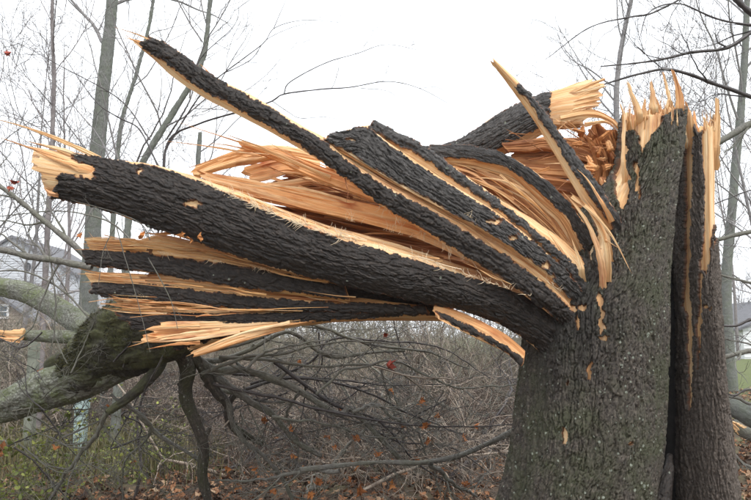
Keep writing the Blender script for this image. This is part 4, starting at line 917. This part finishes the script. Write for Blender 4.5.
# moss standing on the lit flanks of the fallen trunk (nobody could count it)
mm = [o for o in fc.children if o.name.startswith('limb')][0].data
mv = np.empty(len(mm.vertices) * 3, np.float32); mm.vertices.foreach_get('co', mv); mv = mv.reshape(-1, 3)
mn = np.empty(len(mm.vertices) * 3, np.float32); mm.vertices.foreach_get('normal', mn); mn = mn.reshape(-1, 3)
rm = np.random.RandomState(3); okm = (mn[:, 2] > -.35) & (mn[:, 0] < .6) & (fbm(mv[:, 0] * 7, mv[:, 1] * 7, mv[:, 2] * 7, 3, 6) > -.02)
pk = np.where(okm)[0]; pk = pk[rm.randint(len(pk), size=16000)]
mb = mv[pk] + .004 * rm.randn(len(pk), 3); md = unit(mn[pk] + .7 * rm.randn(len(pk), 3)); ms = unit(np.cross(md, rm.randn(len(pk), 3))) * .0028; ml = (.010 + .022 * rm.rand(len(pk)))[:, None]
MV = np.stack([mb - ms, mb + ms, mb + md * ml], 1).reshape(-1, 3)
M['moss'] = tint_mat('moss', [(0, (.014, .013, .006)), (.5, (.045, .044, .018)), (1, (.12, .112, .045))], .9)
tag(add('moss', mesh_np('moss', MV, np.arange(len(MV)).reshape(-1, 3), M['moss'], {'tint': np.repeat(rm.rand(len(pk)), 3)}, False), fc), kind='stuff')

# ------------------------------------------------------------------ maple leaves
def leaf_pts(size, rs, curl=.25):
    lob = [(0, -.05), (.22, .05), (.5, 0), (.36, .22), (.62, .50), (.34, .48), (.26, .62), (0, 1.0), (-.26, .62), (-.34, .48), (-.62, .50), (-.36, .22), (-.5, 0), (-.22, .05)]
    v = np.array([(0, .35, 0)] + [(x, y, 0) for x, y in lob]) * size
    v[:, 0] *= .8 + .3 * rs.rand()
    v[:, 2] = curl * size * (rs.randn() * (v[:, 0] / size) ** 2 * 1.6 + rs.randn() * (v[:, 1] / size - .3) ** 2 + .25 * rs.randn(len(v)))
    return v
LEAF_F = np.array([(0, 1 + i, 1 + (i + 1) % 14) for i in range(14)])
def rotm(rs, flat=0.0):
    from mathutils import Euler
    e = Euler((rs.randn() * .45, rs.randn() * .45, rs.rand() * 6.28)) if flat else Euler((rs.rand() * 6.28, rs.rand() * 6.28, rs.rand() * 6.28))
    return np.array(e.to_matrix())
M['leaf'] = tint_mat('maple_leaf', [(0, (.10, .05, .028)), (.3, (.24, .10, .04)), (.5, (.42, .15, .045)), (.72, (.52, .22, .07)), (.9, (.36, .08, .045)), (1, (.34, .06, .05))], .6)
M['litter'] = tint_mat('leaf_litter', [(0, (.05, .030, .020)), (.3, (.12, .062, .036)), (.55, (.24, .11, .052)), (.8, (.34, .17, .085)), (1, (.36, .27, .18))], .75)
rsl = np.random.RandomState(9)
hang = [(420, 400, .075), (425, 428, .09), (356, 441, .07), (327, 437, .06), (376, 456, .07), (261, 421, .075), (417, 456, .08), (356, 466, .08), (349, 478, .06), (373, 478, .07), (320, 485, .08), (310, 493, .07), (357, 493, .09), (274, 489, .07), (473, 427, .06), (466, 439, .07),
        (391, 390, .06), (407, 427, .07), (429, 443, .06), (300, 360, .05), (47, 372, .08), (50, 384, .07), (4, 454, .13), (57, 447, .08), (110, 406, .08), (225, 468, .07), (205, 458, .05), (258, 470, .06), (240, 484, .07), (132, 462, .06), (295, 458, .06), (337, 448, .05), (445, 470, .07), (395, 486, .08), (470, 486, .08), (340, 410, .05), (290, 430, .06), (440, 415, .05)]
for i, (x, y, s_) in enumerate(hang):
    v = leaf_pts(s_ * .95, rsl, .6) @ rotm(rsl).T + P(x, y, 5.5 + .5 * rsl.rand())
    o = add('leaf', mesh_np('leaf', v, LEAF_F, M['leaf'], {'tint': np.full(15, .35 + .4 * rsl.rand())}, False), fc)
for (x, y, s_, t_) in [(386, 365, .09, .95), (386, 337, .06, .92), (420, 400, .06, .45)]:
    v = leaf_pts(s_ * .85, rsl, .6) @ rotm(rsl).T + P(x, y, 5.4)
    add('leaf', mesh_np('leaf', v, LEAF_F, M['leaf'], {'tint': np.full(15, t_)}, False), fc)
for (x, y, s_, t_) in [(183, 236, .05, .66), (191, 239, .045, .7), (200, 236, .05, .66), (139, 235, .05, .6), (14, 184, .06, .95), (8, 188, .05, .9), (5, 54, .05, .95), (80, 233, .05, .5), (148, 252, .04, .1)]:
    v = leaf_pts(s_ * 1.1, rsl, .6) @ rotm(rsl).T + P(x, y, 3.98 if x > 100 else 5.5)
    add('leaf', mesh_np('leaf', v, LEAF_F, M['leaf'], {'tint': np.full(15, t_)}, False), fc)
# litter on the ground: nobody could count it
NL = 26000; lib = np.array([leaf_pts(1.0, rsl, .4) @ rotm(rsl, 1).T for _ in range(160)])
ly = 4.2 + 17 * rsl.rand(NL) ** 1.5; lx = (rsl.rand(NL) * 1.3 - .65) * (ly + 1.5) * 1.05; la = rsl.rand(NL) * 6.283
lv = lib[rsl.randint(160, size=NL)] * (.045 + .05 * rsl.rand(NL))[:, None, None]
lc, ls_ = np.cos(la)[:, None], np.sin(la)[:, None]
lv = np.stack([lv[..., 0] * lc - lv[..., 1] * ls_ + lx[:, None], lv[..., 0] * ls_ + lv[..., 1] * lc + ly[:, None], lv[..., 2] + (.02 + .02 * rsl.rand(NL))[:, None]], -1)
Vs = lv.reshape(-1, 3); Vs[:, 2] += ground_z(Vs[:, 0], Vs[:, 1])
Fs = [(LEAF_F[None] + 15 * np.arange(NL)[:, None, None]).reshape(-1, 3)]; Ts = [np.repeat(rsl.rand(NL) ** np.where(lx > .2, 1.0, 1.9), 15)]
tag(add('leaf_litter', mesh_np('leaf_litter', Vs, np.concatenate(Fs), M['litter'], {'tint': np.concatenate(Ts)}, False)), 'fallen brown and orange leaves strewn over the ground', 'leaf litter', kind='stuff')

# ------------------------------------------------------------------ brush: uncountable twigs behind the broken tree
def shrub_proto(seed, H):
    rs = np.random.RandomState(seed); tb = Tubes()
    for s_ in range(13):
        a = rs.rand() * 6.28; sp_ = .25 + .75 * rs.rand()
        grow([tb], (.18 * rs.randn(), .18 * rs.randn(), -.05), (sp_ * math.cos(a), sp_ * math.sin(a), 1.0), H * (.6 + .5 * rs.rand()), .007 + .009 * rs.rand() ** 2, 1, rs, -.35, .75, (0, 6, 3), .55, (5, 5, 4, 3), .2, (.4, 1.15), .0022)
    return np.concatenate(tb.V), np.concatenate(tb.F)
protos = [shrub_proto(900 + i, 1.5 + .15 * i) for i in range(5)]
def thicket(name, label, spots, mat):
    V, F, n = [], [], 0; rs = np.random.RandomState(len(spots))
    for x, y, s_ in spots:
        v, f = protos[rs.randint(5)]; a = rs.rand() * 6.28; c, s2 = math.cos(a), math.sin(a)
        v = v @ np.array(((c, s2, 0), (-s2, c, 0), (0, 0, 1))) * s_ * np.array((1, 1, .85 + .3 * rs.rand())) + (x, y, float(ground_z(x, y)))
        V.append(v); F.append(f + n); n += len(v)
    tag(add(name, mesh_np(name, np.concatenate(V), np.concatenate(F), M[mat])), label, 'brush', kind='stuff')
rsx = np.random.RandomState(31)
sp1 = []; sp2 = []
for i in range(100):
    y = 7.6 + 8.5 * rsx.rand(); px = -60 + 610 * rsx.rand(); y += 2.5 * (px < 150); sp1.append((ground_at(px, y), y, .75 + .45 * rsx.rand()))
for i in range(80):
    y = 11 + 14 * rsx.rand(); px = -60 + 640 * rsx.rand(); sp2.append((ground_at(px, y), y, .8 + .6 * rsx.rand()))
ok_ = lambda q: 375.5 + FPX * (q[0] + 2.2 * q[2]) / q[1] < 715
sp1 = [q for q in sp1 if ok_(q)]; sp2 = [q for q in sp2 if ok_(q)]
sp3 = []
for i in range(110):
    y = 20 + 18 * rsx.rand(); px = -40 + 620 * (i + rsx.rand()) / 70; sp3.append((ground_at(px, y), y, 1.5 + .9 * rsx.rand()))
sp3 = [q for q in sp3 if ok_(q)]
thicket('brush', 'tall pale scrub along the far side of the lawn', sp3, 'twig_brush2')
thicket('brush', 'dark brown leafless thicket filling the ground behind the slabs', sp1[::3] + sp1[1::3], 'twig_brush')
thicket('brush', 'wet twigs painted pale for sky light, mixed through the dark thicket', sp1[2::3], 'twig_lit')
thicket('brush', 'olive grey thin scrub further back by the lawn', sp2, 'twig_brush2')
# dry grass tufts between the shrubs
rg = np.random.RandomState(52); NB = 26000
cx = rg.rand(520) * 1.0; cy = 8.0 + 14 * rg.rand(520); ci = rg.randint(520, size=NB)
gy_ = cy[ci] + .35 * rg.randn(NB); gx_ = (np.where(cx[ci] < .7, cx[ci] * 320 - 60, cx[ci] * 260 - 60) - 375.5) / FPX * gy_ + .35 * rg.randn(NB)
b0 = np.stack([gx_, gy_, ground_z(gx_, gy_) - .01], 1); hgt = .12 + .38 * rg.rand(NB); az = rg.rand(NB) * 6.28; ln = .15 + .5 * rg.rand(NB)
dv = np.stack([np.cos(az), np.sin(az), np.zeros(NB)], 1); sv = np.stack([-np.sin(az), np.cos(az), np.zeros(NB)], 1) * .006
m1 = b0 + dv * (hgt * ln * .35)[:, None] + np.array((0, 0, 1)) * (hgt * .6)[:, None]; t1_ = b0 + dv * (hgt * ln)[:, None] + np.array((0, 0, 1)) * hgt[:, None]
GVs = np.stack([b0 - sv, b0 + sv, m1 + sv * .7, m1 - sv * .7, t1_], 1).reshape(-1, 3); bi = np.arange(NB)[:, None] * 5
M['dry_grass'] = tint_mat('dry_grass', [(0, (.085, .095, .03)), (.5, (.15, .14, .06)), (1, (.25, .20, .11))], .8)
tag(add('dry_grass', mesh_np('dry_grass', GVs, [bi + np.array((0, 1, 2, 3)), bi + np.array((3, 2, 4))], M['dry_grass'], {'tint': np.repeat(rg.rand(520)[ci] * .7 + .3 * rg.rand(NB), 5)}, False)), 'straw coloured and green grass tufts among the brush', 'grass', kind='stuff')
# crooked dead boughs lying tangled in the thicket, each one a thing
rsd = np.random.RandomState(88)
spots_ = [(235, 8.2, 'behind the hanging limb'), (300, 7.6, 'below the broad slab'), (360, 9.0, 'in the middle of the thicket'), (415, 7.8, 'left of the hinge strip'), (470, 8.6, 'close to the trunk'), (265, 10.5, 'deep in the thicket'), (440, 11.0, 'far back under the hinge'), (330, 12.0, 'far back in the middle'), (500, 9.6, 'hard by the trunk flank'), (120, 9.5, 'beyond the utility pedestal')]
for i, (px, y, where) in enumerate(spots_):
    x = ground_at(px, y); b = thing('dead_bough', 'crooked dead bough ' + where, 'branch', (x, y, 0), 'dead boughs in the thicket')
    for k in range(3):
        tb = Tubes(); s_ = -1 if rsd.rand() < .5 else 1
        grow([tb], (x + .3 * rsd.randn(), y + .3 * rsd.randn(), .02), (s_ * (.5 + .8 * rsd.rand()), .3 * rsd.randn(), .5 + .6 * rsd.rand()), 1.7 + 1.3 * rsd.rand(), .014 + .012 * rsd.rand(), 0, rsd, -.55, 1.3, (8, 5, 4), .5, (7, 5, 4, 3), .15, (.4, 1.1), .0024)
        add('branch', tb.mesh('branch', M[('bark_branch', 'twig_dark', 'twig_lit')[(i + k) % 3]]), b)
# a far wood that reads as one mass
tbw = Tubes(); rsw = np.random.RandomState(77)
for i in range(120):
    y = 50 + 45 * rsw.rand(); px = -150 + 1050 * (i + rsw.rand()) / 120; x = ground_at(px, y)
    grow([tbw], (x, y, -.1), (.1 * rsw.randn(), 0, 1), (5 + 5 * rsw.rand()) * y / 75, .12, 0, rsw, .3, .3, (9, 5, 3), .45, (5, 3, 3, 3), .05, (.4, .9), .014)
tag(add('woods', tbw.mesh('woods', M['far_bark'])), 'far-off leafless woods along the horizon', 'woods', kind='stuff')

# green leaved undergrowth at the lower left
M['green_leaf'] = tint_mat('green_leaf', [(0, (.07, .09, .02)), (.5, (.17, .20, .045)), (1, (.32, .34, .08))], .5)
def leafy(label, px, Y, n_st, H, seed, nl):
    rs = np.random.RandomState(seed); x = ground_at(px, Y); t = thing('leafy_shrub', label, 'shrub', (x, Y, 0), 'low green shrubs at the lower left')
    tb = Tubes()
    for s_ in range(n_st):
        a = rs.rand() * 6.28; grow([tb], (x + .1 * rs.randn(), Y + .1 * rs.randn(), -.03), (.55 * math.cos(a), .55 * math.sin(a), 1), H * (.6 + .5 * rs.rand()), .006, 1, rs, -.2, .5, (0, 5, 3), .5, (4, 4, 3, 3), .2, (.4, 1), .0015)
    add('stem', tb.mesh('stem', M['twig_brush2']), t)
    pts = np.concatenate(tb.V); pts = pts[pts[:, 2] > .15]; pick = pts[rs.randint(len(pts), size=nl)]
    V, F, T = [], [], []
    q = np.array([(0, 0, 0), (.32, .35, .04), (.25, .75, 0), (0, 1.1, -.05), (-.25, .75, 0), (-.32, .35, .04)])
    for i, p in enumerate(pick):
        V.append((q * (.025 + .025 * rs.rand())) @ rotm(rs).T + p); b = 6 * i; F.append([(b, b + 1, b + 2), (b, b + 2, b + 3), (b, b + 3, b + 4), (b, b + 4, b + 5)]); T.append(np.full(6, rs.rand()))
    fo = add('foliage', mesh_np('foliage', np.concatenate(V), np.concatenate(F), M['green_leaf'], {'tint': np.concatenate(T)}, False), t); fo['kind'] = 'stuff'
leafy('yellow green leafy shrub at the lower left corner', 12, 5.9, 14, 1.1, 1, 600)
leafy('thin green shrub right of the corner shrub, under the fallen limbs', 62, 6.6, 12, 1.0, 2, 420)
leafy('sparse green shrub below the mossy fallen trunk', 118, 7.2, 10, .9, 3, 260)
leafy('low green shrub beyond the mossy trunk, near the hanging limb', 165, 8.2, 10, 1.0, 4, 260)

# ------------------------------------------------------------------ log and branches right of the stem
fl = thing('fallen_log', 'pale fallen log lying on the leaves right of the second stem', 'log', (ground_at(745, 9.2), 9.2, 0))
add('log', log_mesh('log', [P(706, 392, 9.4), P(735, 408, 9.2), P(762, 422, 9.0), P(800, 436, 8.8)], [.10, .12, .13, .14], M['grey_bark'], 8), fl)
add('branch', log_mesh('branch', [P(733, 424, 8.6), P(746, 433, 8.6), P(770, 440, 8.6), P(810, 446, 8.6)], [.065, .075, .08, .085], M['bark_branch'], 9), fl)
splinter(fl, [(742, 431), (735, 425), (728, 420)], .12, .06, 'wood_pale', 8.55, seed=800)
for i, pts in enumerate([[(722, 440), (740, 470), (760, 500)], [(716, 425), (735, 455), (751, 468), (790, 480)], [(720, 395), (738, 398), (751, 404), (780, 400)]]):
    limb(fl, [(a, b, 8.4) for a, b in pts], .022, .014, 'bark_branch', 810 + i, 4, .5)

# ------------------------------------------------------------------ houses and yard things
M['siding_tan'] = plain_mat('siding_tan', (.30, .245, .20), (.36, .30, .25), 3, .8, 0); M['siding_grey'] = plain_mat('siding_grey', (.50, .52, .55), (.58, .60, .63), 2, .7, 0)
M['siding_white'] = plain_mat('siding_white', (.70, .71, .73), (.78, .79, .80), 2, .6, 0); M['shingle'] = plain_mat('shingle', (.10, .10, .11), (.20, .20, .21), 6, .9, 0.3)
M['trim'] = plain_mat('white_trim', (.76, .76, .76), (.82, .82, .82), 4, .5, 0); M['pane'] = plain_mat('window_glass', (.05, .07, .09), (.10, .13, .15), 1, .08, 0, spec=.6)
M['vent'] = plain_mat('vent_dark', (.04, .04, .045), (.08, .08, .085), 5, .6, 0); M['post'] = plain_mat('weathered_post', (.15, .165, .13), (.26, .27, .22), 9, .85, .3)
M['pedestal'] = plain_mat('pedestal_green', (.30, .40, .38), (.40, .50, .48), 9, .6, 0)
BOXF = np.array([(0, 3, 2, 1), (4, 5, 6, 7), (0, 1, 5, 4), (1, 2, 6, 5), (2, 3, 7, 6), (3, 0, 4, 7)])
def boxm(name, lo, hi, mat):
    (x0, y0, z0), (x1, y1, z1) = lo, hi
    return mesh_np(name, np.array([(x0, y0, z0), (x1, y0, z0), (x1, y1, z0), (x0, y1, z0), (x0, y0, z1), (x1, y0, z1), (x1, y1, z1), (x0, y1, z1)]), BOXF, M[mat], None, False)
def prism(name, poly, y0, y1, mat):
    n = len(poly); V = [(x, y0, z) for x, z in poly] + [(x, y1, z) for x, z in poly]
    me = bpy.data.meshes.new(name); me.from_pydata(V, [], [list(range(n))[::-1], list(range(n, 2 * n))] + [(i, (i + 1) % n, n + (i + 1) % n, n + i) for i in range(n)]); me.materials.append(M[mat]); me.update(); return me
def clapboards(parent, x0, x1, z0, ztop, y, mat, step=.2):
    """overlapping boards on the wall that faces the camera; ztop(x) gives the wall's upper edge"""
    z = z0
    while z < max(ztop(x0), ztop(x1), ztop((x0 + x1) / 2)) - .05:
        xs = [x for x in np.linspace(x0, x1, 60) if ztop(x) > z + step]
        if len(xs) > 1:
            a, b = min(xs), max(xs)
            me = bpy.data.meshes.new('board'); me.from_pydata([(a, y - .035, z), (b, y - .035, z), (b, y - .004, z + step), (a, y - .004, z + step), (a, y - .003, z), (b, y - .003, z)], [], [(0, 1, 2, 3), (0, 4, 5, 1), (0, 3, 4), (1, 5, 2)])
            me.materials.append(M[mat]); add('board', me, parent)
        z += step
def window(parent, x0, x1, z0, z1, y, cols=2, rows=2):
    fr = add('window', boxm('window', (x0 - .10, y - .09, z0 - .10), (x1 + .10, y - .01, z1 + .10), 'trim'), parent)
    w_, h_ = (x1 - x0) / cols, (z1 - z0) / rows
    for i in range(cols):
        for j in range(rows):
            add('pane', boxm('pane', (x0 + i * w_ + .025, y - .10, z0 + j * h_ + .025), (x0 + (i + 1) * w_ - .025, y - .085, z0 + (j + 1) * h_ - .025), 'pane'), fr)
def house(label, x0, x1, zeave, zridge, xr, y, depth, mat, boards):
    h = thing('house', label, 'house', ((x0 + x1) / 2, y, 0))
    wl = add('wall', prism('wall', [(x0, -.3), (x1, -.3), (x1, zeave), (xr, zridge), (x0, zeave)], y, y + depth, mat), h)
    e = .35
    for s_, xe in ((-1, x0), (1, x1)):
        sl = (zridge - zeave) / abs(xr - xe); xo = xe + s_ * e; zo = zeave - sl * e
        add('roof', prism('roof', [(xr, zridge + .02), (xo, zo + .02), (xo, zo + .20), (xr, zridge + .22)], y - .3, y + depth + .3, 'shingle'), h)
    if boards:
        zt = lambda x: zeave + (zridge - zeave) * (1 - abs(x - xr) / (abs(x1 - xr) if x > xr else abs(xr - x0)))
        clapboards(wl, x0, x1, .1, zt, y, mat)
    return h
q = lambda px, py, Y: P(px, py, Y)
Y = 40.
h1 = house('tan house with a small white framed window at the left edge', q(-75, 0, Y)[0], q(54, 0, Y)[0], q(0, 322, Y)[2], q(0, 276, Y)[2], q(-12, 0, Y)[0], Y, 8, 'siding_tan', True)
window(h1, q(20.5, 0, Y)[0], q(27.5, 0, Y)[0], q(0, 317, Y)[2], q(0, 306, Y)[2], Y, 1, 2)
window(h1, q(-42, 0, Y)[0], q(-35, 0, Y)[0], q(0, 317, Y)[2], q(0, 306, Y)[2], Y, 1, 2)
Y = 56.
h2 = house('pale grey house with a dark oval gable vent behind the tan house', q(-40, 0, Y)[0], q(100, 0, Y)[0], q(0, 282, Y)[2], q(0, 238, Y)[2], q(28, 0, Y)[0], Y, 9, 'siding_grey', True)
c = q(28, 267, Y); a = np.linspace(0, 6.283, 17)[:-1]
add('vent', prism('vent', [(c[0] + .27 * math.cos(t), c[2] + .36 * math.sin(t)) for t in a], Y - .12, Y - .05, 'vent'), h2)
window(h2, q(56, 0, Y)[0], q(63, 0, Y)[0], q(0, 330, Y)[2], q(0, 316, Y)[2], Y, 1, 2)
Y = 48.
h3 = house('white house with a grey roof at the right edge', q(722, 0, Y)[0], q(850, 0, Y)[0], q(0, 329, Y)[2], q(0, 300, Y)[2], q(786, 0, Y)[0], Y, 10, 'siding_white', True)
for k in range(4): window(h3, q(735 + 7.5 * k, 0, Y)[0], q(739.8 + 7.5 * k, 0, Y)[0], q(0, 350, Y)[2], q(0, 336, Y)[2], Y, 2, 3)
pt = thing('fence_post', 'weathered grey green post left of the mossy fallen trunk', 'post', (ground_at(37, 9), 9, 0))
pz = q(0, 338, 9)[2]; px_ = ground_at(37, 9)
add('post', boxm('post', (px_ - .055, 8.95, -.2), (px_ + .055, 9.05, pz), 'post'), pt); add('cap', boxm('cap', (px_ - .065, 8.94, pz + .002), (px_ + .065, 9.06, pz + .03), 'post'), pt)
pd = thing('utility_pedestal', 'small pale green utility pedestal in the brush under the mossy trunk', 'utility box', (ground_at(87, 8.8), 8.8, 0))
x_ = ground_at(87, 8.8)
add('body', boxm('body', (x_ - .062, 8.74, -.1), (x_ + .062, 8.86, .70), 'pedestal'), pd); add('lid', boxm('lid', (x_ - .075, 8.725, .702), (x_ + .075, 8.875, .83), 'pedestal'), pd)

# ------------------------------------------------------------------ damp air
hz = bpy.data.materials.new('haze'); hz.use_nodes = True; hn = hz.node_tree
hn.nodes.remove(hn.nodes['Principled BSDF']); pv = hn.nodes.new('ShaderNodeVolumePrincipled')
pv.inputs['Color'].default_value = (.93, .95, 1, 1); pv.inputs['Density'].default_value = .0012; pv.inputs['Anisotropy'].default_value = .3
hn.links.new(pv.outputs[0], hn.nodes['Material Output'].inputs['Volume'])
M['haze'] = hz
tag(add('haze', boxm('haze', (-262, -122, -1.5), (262, 422, 24), 'haze')), 'thin damp haze in the air', 'haze', kind='stuff')
